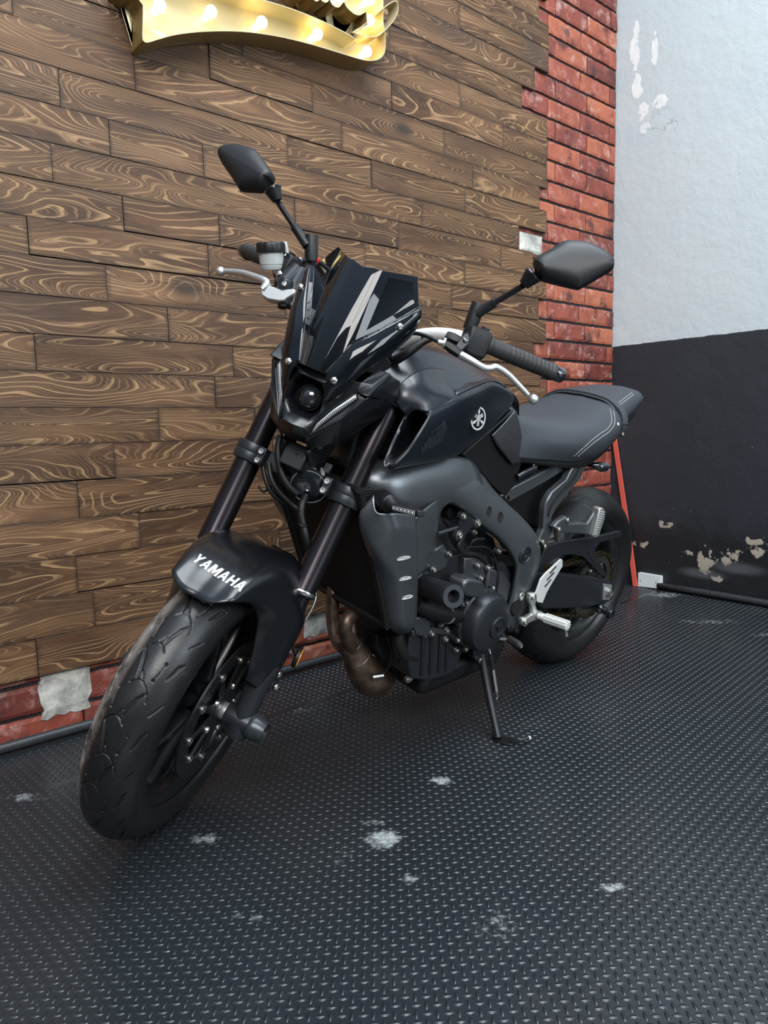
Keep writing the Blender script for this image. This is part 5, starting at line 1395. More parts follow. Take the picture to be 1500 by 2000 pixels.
# ---- engine
bprism('crankcase', [(812, 1130), (850, 1095), (905, 1080), (950, 1085), (990, 1110), (1003, 1160), (990, 1232), (955, 1262), (905, 1272), (893, 1300), (882, 1318), (835, 1332), (803, 1326), (797, 1280), (806, 1215)], .125, .25, M_case, .006)
bprism('crankcase_flange', [(806, 1232), (850, 1226), (905, 1236), (905, 1246), (850, 1238), (806, 1244)], .134, .02, M_engine, .003)
bprism('oil_filter_cover', [(812, 1206), (832, 1203), (842, 1212), (842, 1236), (832, 1246), (814, 1242), (808, 1224)], .140, .03, M_engine, .005)
bprism('cylinder_head', [(835, 1010), (870, 985), (930, 1000), (950, 1040), (945, 1085), (900, 1092), (850, 1105), (822, 1125), (815, 1080)], .10, .20, M_engine, .006)
bprism('oil_pan', [(806, 1255), (880, 1250), (905, 1270), (880, 1312), (840, 1331), (806, 1325), (800, 1300)], .100, .18, M_case, .006)
for x0 in (826, 843, 860, 874): btube('cooling_rib', [(x0, 1240, .126), (x0 - 3, 1318 - (x0 - 826) * .2, .126)], .0055, M_plastic, segs=8)
sc_ = Vector(Bp(934, 1207, .150))
V, F = lathe([(.082, -.03), (.085, 0), (.085, .007), (.0805, .011), (.079, .034), (.073, .045), (.066, .049), (.040, .053), (.0002, .054)], sc_, (0, 1, 0), 64, False); sco = mk('alternator_cover', V, F, M_case, B_, angle=30)
cc_ = sc_ + Vector((-.014, .052, -.006)); V, F = lathe([(.030, -.010), (.030, .006), (.028, .008), (.024, .008), (.0235, .005), (.0002, .005)], cc_, (0, 1, 0), 40, False); mk('inspection_cap', V, F, M_case, B_, sco, angle=30)
V, F = lathe([(.008, 0), (.008, .007), (.0055, .0075), (.005, .004), (.0002, .004)], cc_ + Vector((0, .004, 0)), (0, 1, 0), 6, False); mk('cap_hex', V, F, M_darkbolt, B_, sco, smooth=False)
bprism('cover_boss', [(908, 1136), (918, 1131), (944, 1136), (953, 1160), (935, 1170), (912, 1165), (903, 1150)], .198, .05, M_engine, .006, parent=sco)
for k in range(10):
    a = 2 * math.pi * k / 10 + .1
    p = sc_ + Vector((.088 * math.cos(a), -.004, .088 * math.sin(a)))
    V, F = lathe([(.0095, -.03), (.0095, .008), (.008, .009)], p, (0, 1, 0), 18); mk('cover_lug', V, F, M_case, B_, sco, angle=40)
    bolt(p + Vector((0, .009, 0)), (0, 1, 0), .0062, .004, M_bolt, B_, sco)
# second round cover (clutch side boss) and coolant pipes
V, F = lathe([(.03, -.02), (.034, .0), (.034, .014), (.030, .018), (.0002, .018)], Bp(985, 1190, .12), (0, 1, 0), 32, False); mk('sprocket_cover', V, F, M_case, B_, angle=35)
bprism('front_sprocket_guard', [(955, 1110), (985, 1118), (1000, 1140), (985, 1205), (968, 1240), (955, 1228), (958, 1180), (950, 1150)], .145, .05, M_engine, .006)
btube('coolant_hose', [(812, 1176, .14), (835, 1190, .150), (858, 1199, .155), (888, 1203, .150), (905, 1203, .13)], .0195, M_plasticd, segs=20)
V, F = lathe([(.0200, -.005), (.0212, -.004), (.0212, .004), (.0200, .005)], Bp(874, 1202, .152), Vector(Bp(888, 1203, .150)) - Vector(Bp(858, 1199, .155)), 28, False); mk('hose_clamp', V, F, M_alu, B_)
btube('coolant_hose', [(776, 1236, .10), (779, 1258, .105), (790, 1278, .108), (808, 1285, .108), (815, 1300, .10)], .0175, M_plasticd, segs=18)
btube('coolant_hose', [(790, 1300, .07), (792, 1330, .07)], .013, M_plasticd)
btube('oil_pipe', [(815, 1160, .13), (835, 1168, .14), (850, 1172, .14)], .008, M_plasticd)
# crash slider
s0 = Vector(Bp(838, 1150, .150)); s1 = Vector(Bp(886, 1165, .258)); s1 = s0 + (s1 - s0).normalized() * (s1 - s0).length
ax = (s1 - s0); L = ax.length; ax.normalize()
V, F = lathe([(.026, -.03), (.0285, 0), (.0285, L - .006), (.0265, L), (.015, L), (.0135, L - .006), (.0135, L - .03), (.0002, L - .03)], s0, ax, 40, False); cs = mk('crash_slider', V, F, M_case, B_, angle=35)
# engine clutter in the frame window
bprism('throttle_body', [(872, 990), (895, 985), (915, 1003), (912, 1025), (890, 1035), (872, 1020)], .095, .19, M_plasticd, .004)
V, F = lathe([(.020, -.03), (.021, 0), (.018, .006), (.012, .006), (.0002, .003)], Bp(882, 1000, .115), (0, 1, 0), 24, False); mk('injector_cap', V, F, M_plasticd, B_)
bprism('coil_cover', [(905, 1040), (935, 1030), (965, 1050), (975, 1085), (955, 1100), (925, 1085), (905, 1070)], .100, .2, M_plasticd, .005)
bprism('starter_cover', [(908, 1090), (945, 1088), (950, 1130), (930, 1132), (906, 1125)], .142, .04, M_engine, .004)
bprism('breather_box', [(960, 1108), (985, 1098), (998, 1120), (995, 1150), (970, 1170), (960, 1150)], .138, .03, M_case, .004)
bprism('head_cover', [(838, 1080), (868, 1062), (880, 1085), (872, 1110), (845, 1125), (826, 1125)], .128, .05, M_engine, .005)
for pts, r_ in (([(905, 1048, .14), (895, 1065, .145), (905, 1080, .145), (930, 1083, .145), (950, 1098, .145)], .0055), ([(908, 1070, .13), (930, 1068, .135), (952, 1070, .14), (965, 1085, .14), (972, 1115, .145)], .0028),
                ([(862, 1040, .14), (885, 1035, .14), (900, 1030, .135)], .004), ([(900, 1010, .13), (905, 1030, .135), (902, 1055, .14)], .0035), ([(930, 1022, .13), (945, 1035, .135), (965, 1040, .13), (985, 1070, .13)], .005),
                ([(915, 1072, .12), (925, 1055, .125), (945, 1052, .13)], .0045), ([(868, 1015, .13), (878, 1030, .13), (884, 1055, .13), (900, 1075, .13)], .006), ([(958, 1090, .135), (970, 1100, .14), (972, 1130, .145), (968, 1160, .145)], .004)):
    btube('engine_cable', pts, r_, M_plasticd, segs=10)
btube('frame_stay', [(855, 1042, .150), (905, 1026, .138)], .0045, M_engine, segs=10)
bprism('engine_bracket', [(900, 1005), (912, 1000), (934, 1018), (936, 1030), (922, 1030), (905, 1052), (896, 1050)], .148, .008, M_case, .0015)
for x, y, yy, r_ in ((906, 1009, .152, .0065), (934, 1022, .152, .0085), (898, 1046, .152, .0085), (934, 1105, .150, .0065), (954, 1110, .150, .0065), (910, 1132, .150, .0065), (847, 1113, .135, .0065), (975, 1077, .145, .006),
                     (846, 1172, .145, .007), (844, 1238, .135, .007), (873, 1231, .137, .0065), (871, 1249, .137, .0065), (862, 1220, .137, .0065), (892, 1270, .135, .0065), (858, 1300, .108, .006), (823, 1192, .137, .006), (878, 1083, .135, .006), (928, 1040, .145, .005), (940, 1130, .150, .006), (830, 1240, .135, .006), (905, 1180, .150, .0065)):
    V, F = lathe([(r_ * 1.5, -.014), (r_ * 1.5, -.001), (r_ * 1.35, 0)], Bp(x, y, yy), (0, 1, 0), 16); mk('bolt_boss', V, F, M_engine, B_, angle=40)
    bbolt(x, y, yy, r_, .005)
bolt(Bp(797, 1323, .09), (.3, 1, -.1), .012, .008, M_bolt)
V, F = lathe([(.024, 0), (.028, .004), (.028, .012), (.020, .016), (.0002, .016)], Bp(972, 1112, .142), (0, 1, 0), 24, False)
# engine head texture slab behind the shroud
bprism('cylinder_block', [(826, 1128), (845, 1118), (900, 1095), (905, 1135), (895, 1180), (850, 1190), (820, 1190)], .118, .236, M_engine, .004)

# ---- exhaust
m, t, b = new_mat('heat_tinted_steel'); M_exh = m
c = t.coord('Object'); n1 = t.noise(c, 14, 4, .6); n2 = t.noise(c, 55, 3, .6)
t.inp(b.inputs['Base Color'], t.ramp(n1, [(.30, (.055, .038, .030)), (.5, (.17, .118, .090)), (.7, (.36, .265, .205))])); b.inputs['Metallic'].default_value = .85
t.inp(b.inputs['Roughness'], .34 + n2 * .2)
ex = btube('exhaust_header', [(660, 1085, -.10), (653, 1125, -.07), (650, 1175, -.045), (650, 1215, -.04), (657, 1247, -.03), (672, 1268, -.01)], .0165, M_exh, segs=24)
btube('exhaust_header', [(740, 1150, -.08), (726, 1166, -.03), (706, 1186, .015), (684, 1203, .030), (674, 1222, .035), (678, 1246, .022), (690, 1272, .012)], .0175, M_exh, segs=24)
btube('exhaust_header', [(700, 1120, -.09), (690, 1170, -.04), (685, 1230, .0), (690, 1262, .0)], .016, M_exh, segs=20)
colp = [(672, 1240, -.002), (682, 1258, 0), (692, 1274, 0), (700, 1292, 0), (712, 1312, 0), (728, 1328, 0), (750, 1330, 0)]
co = tube('exhaust_collector', [Bp(*p) for p in colp], [.026, .030, .033, .038, .044, .046, .040], M_exh, B_, None, segs=36)
for q, r_ in (((683, 1257, 0), .0312), ((696, 1281, 0), .036)):
    V, F = lathe([(r_, -.003), (r_ + .0015, -.001), (r_ + .0015, .001), (r_, .003)], Bp(*q), Vector(Bp(700, 1292, 0)) - Vector(Bp(682, 1258, 0)), 36, False); mk('weld_seam', V, F, M_exh, B_, co)
V, F = sweep([Bp(727, 1322, .045), Bp(748, 1319, .055)], [.008, .0065], 14); mk('oxygen_sensor', V, F, M_bolt, B_, co)
V, F = prism([(.80, .10, .20), (.80, .10, .135), (.45, .09, .135), (.42, .09, .21)], (0, -.2, 0)); mk('muffler', V, F, M_plasticd, B_, bevel=.02)
bprism('exhaust_bracket', [(735, 1240), (765, 1250), (772, 1275), (750, 1290), (738, 1270)], .05, .05, M_plasticd, .003)
btube('sensor_wire', [(748, 1318, .055), (760, 1300, .07), (765, 1270, .08), (756, 1245, .09)], .0025, M_plasticd)

# ---- horn and cables under the headlight
hc_ = Vector(Sx(603, 950, .055)); hx = Vector((.78, .25, -.55)).normalized()
V, F = lathe([(.020, -.022), (.030, -.018), (.040, -.006), (.0415, -.003), (.0415, .001), (.039, .002), (.037, .0005), (.034, .003), (.022, .006), (.008, .006), (.006, .004), (.0002, .004)], hc_, hx, 48, False); hn = mk('horn', V, F, M_gloss, S_, angle=35)
for q in ((.037, .0023),): V, F = lathe([(q[0] + .0012, .0008), (q[0] + .0012, .0026), (q[0] - .0004, .0026), (q[0] - .0004, .0008)], hc_, hx, 48, False); mk('horn_ring', V, F, M_alu, S_, hn)
for a_, b_ in (((615, 930), (608, 908)), ((626, 936), (628, 915))):
    V, F = sweep([Sx(a_[0], a_[1], .065), Sx((a_[0] + b_[0]) / 2 + 3, (a_[1] + b_[1]) / 2, .068), Sx(b_[0], b_[1], .062)], [.0045, .0055, .0035], 4); mk('horn_terminal', V, F, M_alu, S_, hn)
V, F = boxgeo(Sx(640, 915, .06), .012, .016, .022); mk('horn_connector', V, F, M_plastic, S_, hn, bevel=.002)
for pts, r_ in (([(548, 852, .08), (543, 880, .085), (547, 915, .08), (560, 945, .07), (580, 965, .05)], .0075), ([(525, 905, .06), (530, 935, .06), (545, 960, .05), (570, 985, .03), (590, 1000, .02)], .006), ([(512, 905, .05), (520, 940, .05), (533, 965, .04), (560, 985, .02)], .005),
                ([(598, 968, .05), (590, 985, .06), (588, 1005, .06), (592, 1025, .055), (597, 1048, .05), (602, 1075, .03)], .0078), ([(530, 950, .03), (515, 960, .03), (505, 950, .03)], .003)):
    tube('front_cable', SL(pts), r_, M_plasticd, S_, segs=12)
V, F = lathe([(.0090, -.005), (.0100, -.004), (.0100, .004), (.0090, .005)], Sx(592, 1025, .055), (-.1, -.1, -1), 16, False); mk('cable_clip', V, F, M_plasticd, S_)
btube('radiator_hose', [(528, 1072, -.14), (545, 1082, -.13), (562, 1090, -.12), (580, 1108, -.10)], .013, M_plasticd)

# ---- front indicator
i0 = Vector(Bp(745, 978, .165)); i1 = Vector(Bp(763, 984, .215)); i2 = Vector(Bp(768, 990, .225)); i3 = Vector(Bp(823, 1004, .325))
V, F = sweep([i0, i0.lerp(i1, .4), i1], [.026, .024, .017], 24); ind = mk('front_indicator', V, F, M_plastic, B_, bevel=.003, label='slim clear indicator')
V, F = sweep([i1 - (i1 - i0).normalized() * .004, i2, i2.lerp(i3, .08)], [.0165, .0125, .009], 20); mk('indicator_stalk', V, F, M_plasticd, B_, ind)
dd = (i3 - i2).normalized(); upv = Vector((0, 0, 1)); sv_ = (upv - dd * upv.dot(dd)).normalized(); fv = dd.cross(sv_)
if fv.x < 0: fv = -fv
V, F = boxgeo(i2.lerp(i3, .53), (i3 - i2).length * .92, .016, .012, dd, fv, sv_); mk('indicator_body', V, F, M_plasticd, B_, ind, bevel=.002)
V, F = boxgeo(i2.lerp(i3, .50) + fv * .0075, (i3 - i2).length * .80, .003, .009, dd, fv, sv_); mk('indicator_lens', V, F, simple('clear_lens', (.30, .31, .32), .15, coat=1), B_, ind, bevel=.0008)
for k in range(6):
    V, F = lathe([(.0018, 0), (.0012, .0012), (.0002, .0014)], i2.lerp(i3, .16 + .135 * k) + fv * .0088, fv, 10, False); mk('diode', V, F, M_white, B_, ind)
# rear indicator stub
V, F = sweep([Bp(1145, 906, .07), Bp(1158, 908, .12), Bp(1166, 910, .13), Bp(1174, 912, .135), Bp(1183, 912, .14)], [.008, .008, .012, .015, .0135], 20); ri = mk('rear_indicator', V, F, M_gloss, B_, angle=50)
V, F = lathe([(.0135, 0), (.0125, .002), (.0002, .003)], Bp(1183, 912, .14), Vector(Bp(1183, 912, .14)) - Vector(Bp(1174, 912, .135)), 20, False); mk('indicator_lens', V, F, M_alu, B_, ri)

# ---- seat
m, t, b = new_mat('seat_vinyl'); M_seat = m
c = t.coord('Object'); v_ = t.voro(c, 900); n1 = t.noise(c, 30, 3)
t.inp(b.inputs['Base Color'], t.mix(n1, (.026, .031, .038), (.038, .044, .053))); b.inputs['Roughness'].default_value = .58
t.inp(b.inputs['Normal'], t.bump(v_, .25, .0012))
st = [(.615, (0, .905), (.045, .903), (.078, .890), (.095, .86), (.104, .83), (.112, .790)),
      (.56, (0, .892), (.055, .890), (.092, .876), (.108, .848), (.116, .82), (.120, .783)),
      (.46, (0, .880), (.075, .878), (.118, .862), (.138, .835), (.140, .81), (.130, .776)),
      (.36, (0, .880), (.090, .878), (.140, .862), (.160, .832), (.158, .80), (.140, .770)),
      (.26, (0, .892), (.098, .888), (.148, .870), (.166, .838), (.160, .80), (.138, .775)),
      (.19, (0, .912), (.096, .906), (.142, .884), (.158, .850), (.150, .815), (.128, .79)),
      (.135, (0, .934), (.090, .926), (.132, .900), (.146, .868), (.138, .835), (.118, .812))]
G = [[(x,) + tuple(c_[j]) for x, *c_ in st] for j in range(6)]
seat = surf('seat', G, M_seat, 6, 6, solid=.004)
st = [(.145, (0, .938), (.080, .931), (.122, .906), (.136, .874), (.122, .845)),
      (.08, (0, .952), (.076, .946), (.112, .926), (.124, .893), (.110, .865)),
      (.0, (0, .962), (.066, .957), (.092, .943), (.104, .915), (.092, .888)),
      (-.07, (0, .967), (.055, .962), (.074, .952), (.084, .932), (.074, .905)),
      (-.11, (0, .960), (.048, .956), (.064, .948), (.070, .935), (.062, .915)),
      (-.118, (0, .930), (.040, .930), (.052, .930), (.055, .925), (.050, .912))]
G = [[(x,) + tuple(c_[j]) for x, *c_ in st] for j in range(5)]
pil = surf('pillion_seat', G, M_seat, 6, 6, solid=.004)
sp = [(.125, y, z) for y, z in ((-.138, .832), (-.150, .868), (-.136, .906), (-.092, .934), (-.045, .942), (0, .944), (.045, .942), (.092, .934), (.136, .906), (.150, .868), (.138, .832))]
strp = spline(sp, 6); V = []; F = []
for i, p in enumerate(strp):
    a = Vector(strp[max(i - 1, 0)]); c_ = Vector(strp[min(i + 1, len(strp) - 1)]); tg = (c_ - a).normalized(); nn_ = Vector((1, 0, 0)).cross(tg)
    for u, w in ((-.015, -.004), (-.015, .003), (-.011, .005), (.011, .005), (.015, .003), (.015, -.004)): V.append(tuple(Vector(p) + Vector((u, 0, 0)) - nn_ * -w * 1.0 if nn_.z > 0 else Vector(p) + Vector((u, 0, 0)) - nn_ * w))
for i in range(len(strp) - 1):
    for k in range(6): F.append((i * 6 + k, i * 6 + (k + 1) % 6, (i + 1) * 6 + (k + 1) % 6, (i + 1) * 6 + k))
mk('seat_strap', V, F, M_seat, B_, seat, angle=50)
bolt((.125, .150, .845), (0, 1, .2), .006, .003, M_bolt, B_, seat)
M_thread = simple('pale_thread', (.42, .43, .42), .6)
def stitch(path, target, parent):
    T_ = bvh(target); P = []
    for q in spline(path, 14):
        p, n_ = cast(q[0], q[1], T_, .0024)
        if p is not None: P.append(p)
    parts = []
    D = [0]
    for a, c_ in zip(P[:-1], P[1:]): D.append(D[-1] + (c_ - a).length)
    if len(P) < 2: return
    s = 0; A = np.array([tuple(p) for p in P])
    while s < D[-1]:
        q = [Vector([float(np.interp(s + f, D, A[:, j])) for j in range(3)]) for f in (0, .0024, .0048)]
        parts.append(sweep(q, .0010, 5)); s += .0072
    V, F = join_geo(parts); mk('stitching', V, F, M_thread, B_, parent)
stitch([(1120, 890), (1135, 877), (1152, 862), (1170, 848), (1185, 838), (1193, 826), (1193, 812), (1191, 799)], seat, seat)
stitch([(1128, 890), (1142, 878), (1158, 865), (1176, 852), (1190, 842), (1199, 828), (1199, 812), (1197, 803)], seat, seat)
stitch([(1200, 791), (1212, 784), (1224, 775), (1234, 768)], pil, pil)
stitch([(1205, 794), (1217, 786), (1228, 778), (1237, 771)], pil, pil)
# tail unit under the seat
G = [[(.60, .105, .790), (.46, .128, .776), (.36, .138, .770), (.26, .136, .775), (.14, .120, .812), (.0, .095, .885), (-.09, .070, .908)],
     [(.60, .10, .775), (.46, .118, .760), (.36, .126, .750), (.26, .124, .750), (.14, .108, .785), (.0, .085, .855), (-.085, .06, .885)],
     [(.60, .0, .770), (.46, .0, .755), (.36, .0, .745), (.26, .0, .745), (.14, .0, .78), (.0, .0, .85), (-.08, 0, .88)]]
surf('tail_cover', G, M_plasticd, 4, 4)
V, F = prism([(.30, .05, .76), (.10, .05, .80), (.0, .05, .86), (-.05, .05, .84), (.05, .05, .74), (.28, .05, .66)], (0, -.1, 0)); mk('rear_mudguard', V, F, M_plasticd, B_, bevel=.006)
btube('bungee_knob', [(1200, 832, .135), (1206, 828, .150)], .005, M_alu, segs=12)

# ---- pillion bracket and peg
def band(name, L_, R_, y, th, mat, bevel=.003, parent=None):
    """strip between two picture edges, solid of thickness th"""
    A = [Vector(Bp(q[0], q[1], y)) for q in L_]; C_ = [Vector(Bp(q[0], q[1], y)) for q in R_]; n = len(A)
    V = [tuple(p) for p in A + C_] + [tuple(p - Vector((0, th, 0))) for p in A + C_]
    F = []
    for i in range(n - 1):
        F += [(i, i + 1, n + i + 1, n + i), (2 * n + i + 1, 2 * n + i, 3 * n + i, 3 * n + i + 1), (i, 2 * n + i, 2 * n + i + 1, i + 1), (n + i + 1, 3 * n + i + 1, 3 * n + i, n + i)]
    F += [(0, n, 3 * n, 2 * n), (n - 1, 3 * n - 1, 4 * n - 1, 2 * n - 1)]
    o = mk(name, V, F, mat, B_, parent)
    bm = bmesh.new(); bm.from_mesh(o.data); bmesh.ops.recalc_face_normals(bm, faces=bm.faces[:]); bm.to_mesh(o.data); bm.free()
    md = o.modifiers.new('b', 'BEVEL'); md.width = bevel; md.segments = 3; md.limit_method = 'ANGLE'; md.angle_limit = math.radians(40); sharpen(o, 45)
    return o
Le = [(1124, 903), (1106, 938), (1078, 962), (1066, 984), (1063, 1008), (1062, 1034), (1051, 1057)]
Re = [(1147, 908), (1133, 936), (1106, 969), (1088, 992), (1078, 1010), (1080, 1038), (1066, 1071)]
pb = band('pillion_bracket', Le, Re, .135, .022, M_frame, .004)
mid = [((a[0] + c_[0]) / 2, (a[1] + c_[1]) / 2, .1365) for a, c_ in zip(Le, Re)]
btube('bracket_groove', mid[:5], .0032, M_black, pb, sub=4)
for q in ((1059, 1059, .137, .008), (1063, 1067, .137, .008)): bbolt(q[0], q[1], q[2], q[3], .006, M_bolt, pb)
bprism('peg_arm', [(1082, 1030), (1090, 1020), (1106, 1008), (1113, 1012), (1112, 1024), (1130, 1022), (1148, 1023), (1162, 1000), (1166, 999), (1166, 1012), (1166, 1040), (1158, 1046), (1130, 1043), (1094, 1041)], .158, .018, M_frame, .004, parent=pb)
bbolt(1108, 1016, .160, .0075, .005, M_bolt, pb); bbolt(1091, 1034, .160, .0075, .005, M_bolt, pb); bbolt(1157, 1034, .160, .008, .004, M_alu, pb)
pk_ = bprism('pillion_peg', [(1172, 994), (1178, 992), (1183, 998), (1182, 1012), (1170, 1048), (1162, 1051), (1158, 1047)], .172, .026, M_alu, .003)
for k in range(11):
    f = k / 10; a = Vector(Bp(1177 - 14 * f, 1000 + 43 * f, .1735))
    V, F = boxgeo(a, .014, .003, .0022, (1, 0, .2), (0, 1, 0), (-.2, 0, 1)); mk('peg_ridge', V, F, M_silver, B_, pk_, smooth=False)

# ---- rear wheel, chain, swingarm
rw = bpy.data.objects.new('wheel', None); COL.objects.link(rw); rw.parent = bike
RR = .315
gro2 = [([(.000, .020, .001), (.030, .032, .003), (.060, .040, .003), (.085, .060, .001)], .002), ([(.070, .045, .001), (.085, .065, .0025), (.092, .085, .001)], .002), ([(.02, .050, .001), (.035, .068, .0025), (.042, .088, .001)], .002), ([(.100, -.01, .001), (.125, .004, .0025), (.150, .012, .001)], .002)]
tyre_mesh(RR, [(.070, .214), (.080, .224), (.0885, .240), (.091, .254), (.086, .269), (.070, .287), (.046, .303), (.018, .3135), (-.018, .3135), (-.046, .303), (-.070, .287), (-.086, .269), (-.091, .254), (-.0885, .240), (-.080, .224), (-.070, .214)], RR, 0, B_, rw, gro2, 11, 720, .0045, False)
rim_mesh(0, RR, .078, B_, rw)
V, F = lathe([(.030, -.09), (.05, -.085), (.05, -.05), (.036, -.03), (.036, .03), (.055, .05), (.055, .085), (.030, .09)], (0, 0, RR), (0, 1, 0), 36); mk('hub', V, F, M_rim, B_, rw)
spk = []
N = 45; ro, ri_ = .112, .085; V, F = [], []
for k in range(N * 4):
    a = 2 * math.pi * k / (N * 4); r = ro - (.006 if k % 4 in (2, 3) else 0)
    V.append((r * math.cos(a), .098, RR + r * math.sin(a)))
for k in range(N * 4):
    a = 2 * math.pi * k / (N * 4); V.append((ri_ * math.cos(a), .098, RR + ri_ * math.sin(a)))
n = N * 4; F = [(k, (k + 1) % n, n + (k + 1) % n, n + k) for k in range(n)]
M_sprk = simple('sprocket_steel', (.32, .31, .28), .35, metal=1)
sp_ = mk('sprocket', V, F, M_sprk, B_, rw, smooth=False, solid=.006, solid_off=0)
parts = []
for k in range(6):
    a = 2 * math.pi * k / 6; e = Vector((math.cos(a), 0, math.sin(a))); tg = Vector((-e.z, 0, e.x)); c0 = Vector((0, .098, RR))
    parts.append(prism([c0 + e * .04 - tg * .016, c0 + e * .088 - tg * .008, c0 + e * .088 + tg * .008, c0 + e * .04 + tg * .016], (0, -.006, 0)))
parts.append(lathe([(.035, 0), (.058, 0), (.058, -.006), (.035, -.006)], (0, .098, RR), (0, 1, 0), 36, False))
V, F = join_geo(parts); mk('sprocket_carrier', V, F, M_sprk, B_, sp_, smooth=False, bevel=.001)
for k in range(6):
    a = 2 * math.pi * k / 6; bolt((.066 * math.cos(a), .099, RR + .066 * math.sin(a)), (0, 1, 0), .007, .005, M_bolt, B_, sp_, socket=False)
# chain as alternating links along its loop
fs = Vector((.555, .098, .375)); rf_, rr_ = .042, .114
loop = []
for k in range(41): a = math.pi / 2 + .10 + (math.pi - .20) * k / 40; loop.append((rr_ * math.cos(a), RR + rr_ * math.sin(a)))
for k in range(21): a = -math.pi / 2 + .1 + (math.pi - .2) * k / 20; loop.append((fs.x + rf_ * math.cos(a), fs.z + rf_ * math.sin(a)))
loop.append(loop[0]); D = [0]
for a, c_ in zip(loop[:-1], loop[1:]): D.append(D[-1] + math.hypot(c_[0] - a[0], c_[1] - a[1]))
pitch_ = .015875; NL = int(D[-1] / pitch_); parts = []
lx = [q[0] for q in loop]; lz = [q[1] for q in loop]
for k in range(NL):
    s = k * D[-1] / NL; x0, z0 = np.interp(s, D, lx), np.interp(s, D, lz); s2 = (s + D[-1] / NL) % D[-1]; x1, z1 = np.interp(s2, D, lx), np.interp(s2, D, lz)
    c0 = Vector(((x0 + x1) / 2, .098, (z0 + z1) / 2)); e = Vector((x1 - x0, 0, z1 - z0)).normalized(); up2 = Vector((-e.z, 0, e.x)); w = .0085 if k % 2 else .0062
    for sg in (1, -1):
        cc = c0 + Vector((0, w * sg, 0)); hl_ = .0115
        parts.append(prism([cc + e * (hl_ * a_) + up2 * (.0066 * b_) for a_, b_ in ((-1, 0), (-.8, .8), (-.4, 1), (0, .65), (.4, 1), (.8, .8), (1, 0), (.8, -.8), (.4, -1), (0, -.65), (-.4, -1), (-.8, -.8))], (0, .0018 * sg, 0)))
    parts.append(lathe([(.005, -.0095), (.005, .0095)], (x0, .098, z0), (0, 1, 0), 8))
M_chain = simple('oily_chain', (.14, .115, .070), .38, metal=1.0, nscale=300, nvar=.4)
V, F = join_geo(parts); mk('drive_chain', V, F, M_chain, B_, smooth=False)
# swingarm
arm = [(1046, 1120), (1075, 1118), (1120, 1124), (1165, 1128), (1203, 1139), (1199, 1150), (1196, 1172), (1178, 1181), (1150, 1186), (1100, 1190), (1062, 1190), (1040, 1176)]
sa = bprism('swingarm', arm, .124, .030, M_frame, .006, both=True)
sa.data.materials.clear(); sa.data.materials.append(M_case)
bprism('axle_adjuster', [(1180, 1141), (1196, 1143), (1194, 1156), (1196, 1163), (1190, 1172), (1178, 1172)], .130, .008, M_alu, .001, parent=sa)
V, F = lathe([(.015, 0), (.015, .010), (.010, .012), (.006, .010), (.0002, .010)], Bp(1188, 1157, .131), (0, 1, 0), 6, False); mk('axle_nut', V, F, M_bolt, B_, sa, smooth=False)
so_ = Vector(Bp(1170, 1188, .120)); V, F = lathe([(.014, -.01), (.019, 0), (.019, .008), (.0135, .014), (.0135, .032), (.0195, .038), (.0195, .050), (.017, .052), (.010, .052), (.009, .046), (.0002, .046)], so_, (0, 1, 0), 36, False); mk('stand_bobbin', V, F, M_gloss, B_, sa, angle=35)
bprism('chain_guard', [(1066, 1066), (1100, 1058), (1135, 1053), (1175, 1046), (1212, 1037), (1216, 1042), (1214, 1048), (1166, 1062), (1162, 1073), (1168, 1092), (1184, 1120), (1182, 1126), (1177, 1125), (1160, 1108), (1139, 1087), (1120, 1083), (1098, 1086), (1070, 1098), (1058, 1118), (1050, 1120), (1058, 1090)], .122, .014, M_case, .003)
bprism('guard_slot', [(1148, 1073), (1154, 1073), (1166, 1096), (1170, 1108), (1164, 1104), (1152, 1088)], .1235, .002, M_black, .0005)
V, F = sweep([(.46, -.14, .379), (.46, .135, .379)], .016, 20); mk('swingarm_pivot', V, F, M_darkbolt, B_)
btube('shock_absorber', [(1030, 1120, 0), (1020, 1020, 0)], .03, M_plasticd)
btube('shock_absorber', [(1092, 1058, .07), (1094, 1030, .07)], .014, M_alu)
bprism('inner_mudguard', [(990, 1000), (1040, 985), (1068, 1000), (1062, 1060), (1045, 1075), (1020, 1050)], .06, .12, M_plasticd, .006)

# ---- rider peg set
pp = bprism('peg_bracket', [(1036, 1160), (1046, 1158), (1050, 1168), (1046, 1180), (1050, 1192), (1062, 1196), (1062, 1208), (1050, 1211), (1036, 1216), (1028, 1222), (1019, 1216), (1020, 1208), (1030, 1206), (1040, 1200), (1040, 1184), (1034, 1172)], .165, .014, M_alu, .003)
for q in ((1042, 1167), (1026, 1215)): 
    V, F = lathe([(.013, -.012), (.0135, 0), (.012, .003), (.009, .003)], Bp(*q, .166), (0, 1, 0), 24); mk('bracket_eye', V, F, M_alu, B_, pp, angle=40); bolt(Bp(*q, .169), (0, 1, 0), .0085, .004, M_bolt, B_, pp)
hg = bprism('heel_guard', [(1096, 1092), (1099, 1094), (1099, 1106), (1078, 1140), (1068, 1158), (1060, 1178), (1050, 1176), (1046, 1160), (1050, 1150), (1056, 1132), (1066, 1120)], .160, .005, M_silver, .0012)
for a_, b_ in (((1074, 1120), (1086, 1106)), ((1068, 1133), (1082, 1118)), ((1064, 1146), (1076, 1132))):
    V, F = sweep([Bp(*a_, .1605), Bp(*b_, .1605)], .0022, 8); mk('guard_slot', V, F, M_black, B_, hg)
bolt(Bp(1052, 1204, .168), (0, 1, 0), .008, .006, M_bolt, B_, pp)
f0, f1 = Vector(Bp(1054, 1203, .172)), Vector(Bp(1110, 1222, .265)); d_ = (f1 - f0).normalized()
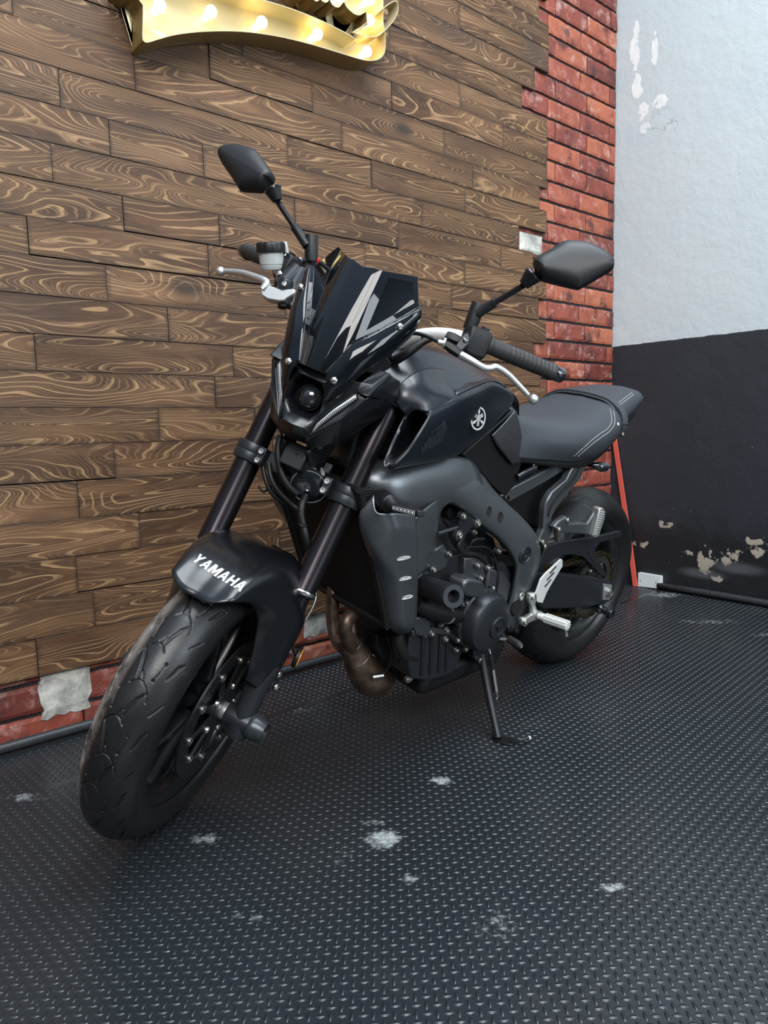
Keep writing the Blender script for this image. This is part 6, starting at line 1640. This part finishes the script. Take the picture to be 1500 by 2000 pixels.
V, F = sweep([f0 - d_ * .004, f0 + d_ * .02, f1 - d_ * .004, f1], [.010, .0125, .0125, .010], 10); fp = mk('rider_peg', V, F, M_silver, B_, bevel=.001)
x_, y_, z_ = frame_of(d_); parts = []
for i in range(13):
    for k in range(10):
        a = 2 * math.pi * k / 10 + .3; parts.append(boxgeo(f0 + d_ * (.022 + i * .0058) + (x_ * math.cos(a) + y_ * math.sin(a)) * .0128, .0034, .0034, .0034, x_, y_, d_))
V, F = join_geo(parts); mk('peg_knurl', V, F, M_silver, B_, fp, smooth=False)
btube('peg_feeler', [(1102, 1224, .250), (1105, 1233, .252), (1106, 1241, .252)], [.0035, .003, .0055], M_alu, sub=3, segs=12)
btube('shift_rod', [(958, 1240, .165), (970, 1246, .178), (985, 1249, .180), (992, 1248, .185)], .0035, M_alu, segs=10)
V, F = sweep([Bp(990, 1246, .185), Bp(994, 1248, .19), Bp(1014, 1260, .232), Bp(1018, 1262, .238)], [.007, .0105, .0105, .008], 20); mk('shift_peg', V, F, M_rubber, B_)
bolt(Bp(1018, 1262, .238), Vector(Bp(1018, 1262, .238)) - Vector(Bp(994, 1248, .19)), .006, .002, M_bolt)

# ---- side stand
def gnd(px, py, z=.006):
    x, y = floorp(px, py, z); return tuple(MBi @ Vector((x, y, z)))
sf = Vector(gnd(973, 1442, .010)); sp0 = Vector(Bp(940, 1282, .12))
ss = bpy.data.objects.new('side_stand', None); COL.objects.link(ss); ss.parent = bike
V, F = sweep([sp0, sp0.lerp(sf, .05), sp0.lerp(sf, .5) + Vector((.003, 0, .002)), sf], [.013, .0115, .0105, .010], 20); mk('stand_leg', V, F, M_darkbolt, B_, ss, angle=50)
bprism('stand_mount', [(926, 1262), (950, 1258), (958, 1275), (950, 1296), (936, 1300), (925, 1285)], .125, .03, M_case, .003, parent=ss)
bbolt(937, 1290, .128, .009, .006, M_bolt, ss); bbolt(953, 1268, .128, .006, .005, M_bolt, ss)
pad = [gnd(x, y, .006) for x, y in ((962, 1437), (975, 1434), (990, 1440), (1008, 1443), (1009, 1449), (1000, 1454), (985, 1452), (966, 1446))]
V, F = prism(pad, tuple(MBi.to_3x3() @ Vector((0, 0, -.005)))); mk('stand_foot', V, F, M_darkbolt, B_, ss, bevel=.001)
tg_ = [gnd(1000, 1449, .008), gnd(1015, 1446, .016), gnd(1034, 1441, .014)]
V, F = sweep(tg_, [.0042, .0042, .0042], 10); mk('stand_tang', V, F, M_darkbolt, B_, ss)
V, F = lathe([(.0002, -.006), (.0052, -.003), (.0055, .001), (.0002, .005)], tg_[2], Vector(tg_[2]) - Vector(tg_[1]), 12, False); mk('tang_tip', V, F, M_silver, B_, ss)
k0, k1 = Vector(Bp(958, 1278, .14)), Vector(Bp(963, 1312, .165)); k2, k3 = Vector(Bp(969, 1352, .195)), Vector(Bp(969, 1366, .20))
d_ = (k1 - k0).normalized(); x_, y_, z_ = frame_of(d_); pts = []
for i in range(9 * 10 + 1): a = 2 * math.pi * i / 10; pts.append(k0 + (k1 - k0) * (i / 90) + (x_ * math.cos(a) + y_ * math.sin(a)) * .0065)
V, F = sweep(pts, .0016, 6); mk('stand_spring', V, F, M_darkbolt, B_, ss)
V, F = sweep([k1 - d_ * .004, k2], .0088, 16); mk('spring_sleeve', V, F, M_darkbolt, B_, ss)
tube('spring_hook', [Bp(955, 1264, .13), Bp(957, 1272, .135), tuple(k0)], .0018, M_bolt, B_, ss, segs=8); tube('spring_hook', [tuple(k2), Bp(972, 1360, .20), tuple(k3)], .0018, M_bolt, B_, ss, segs=8)
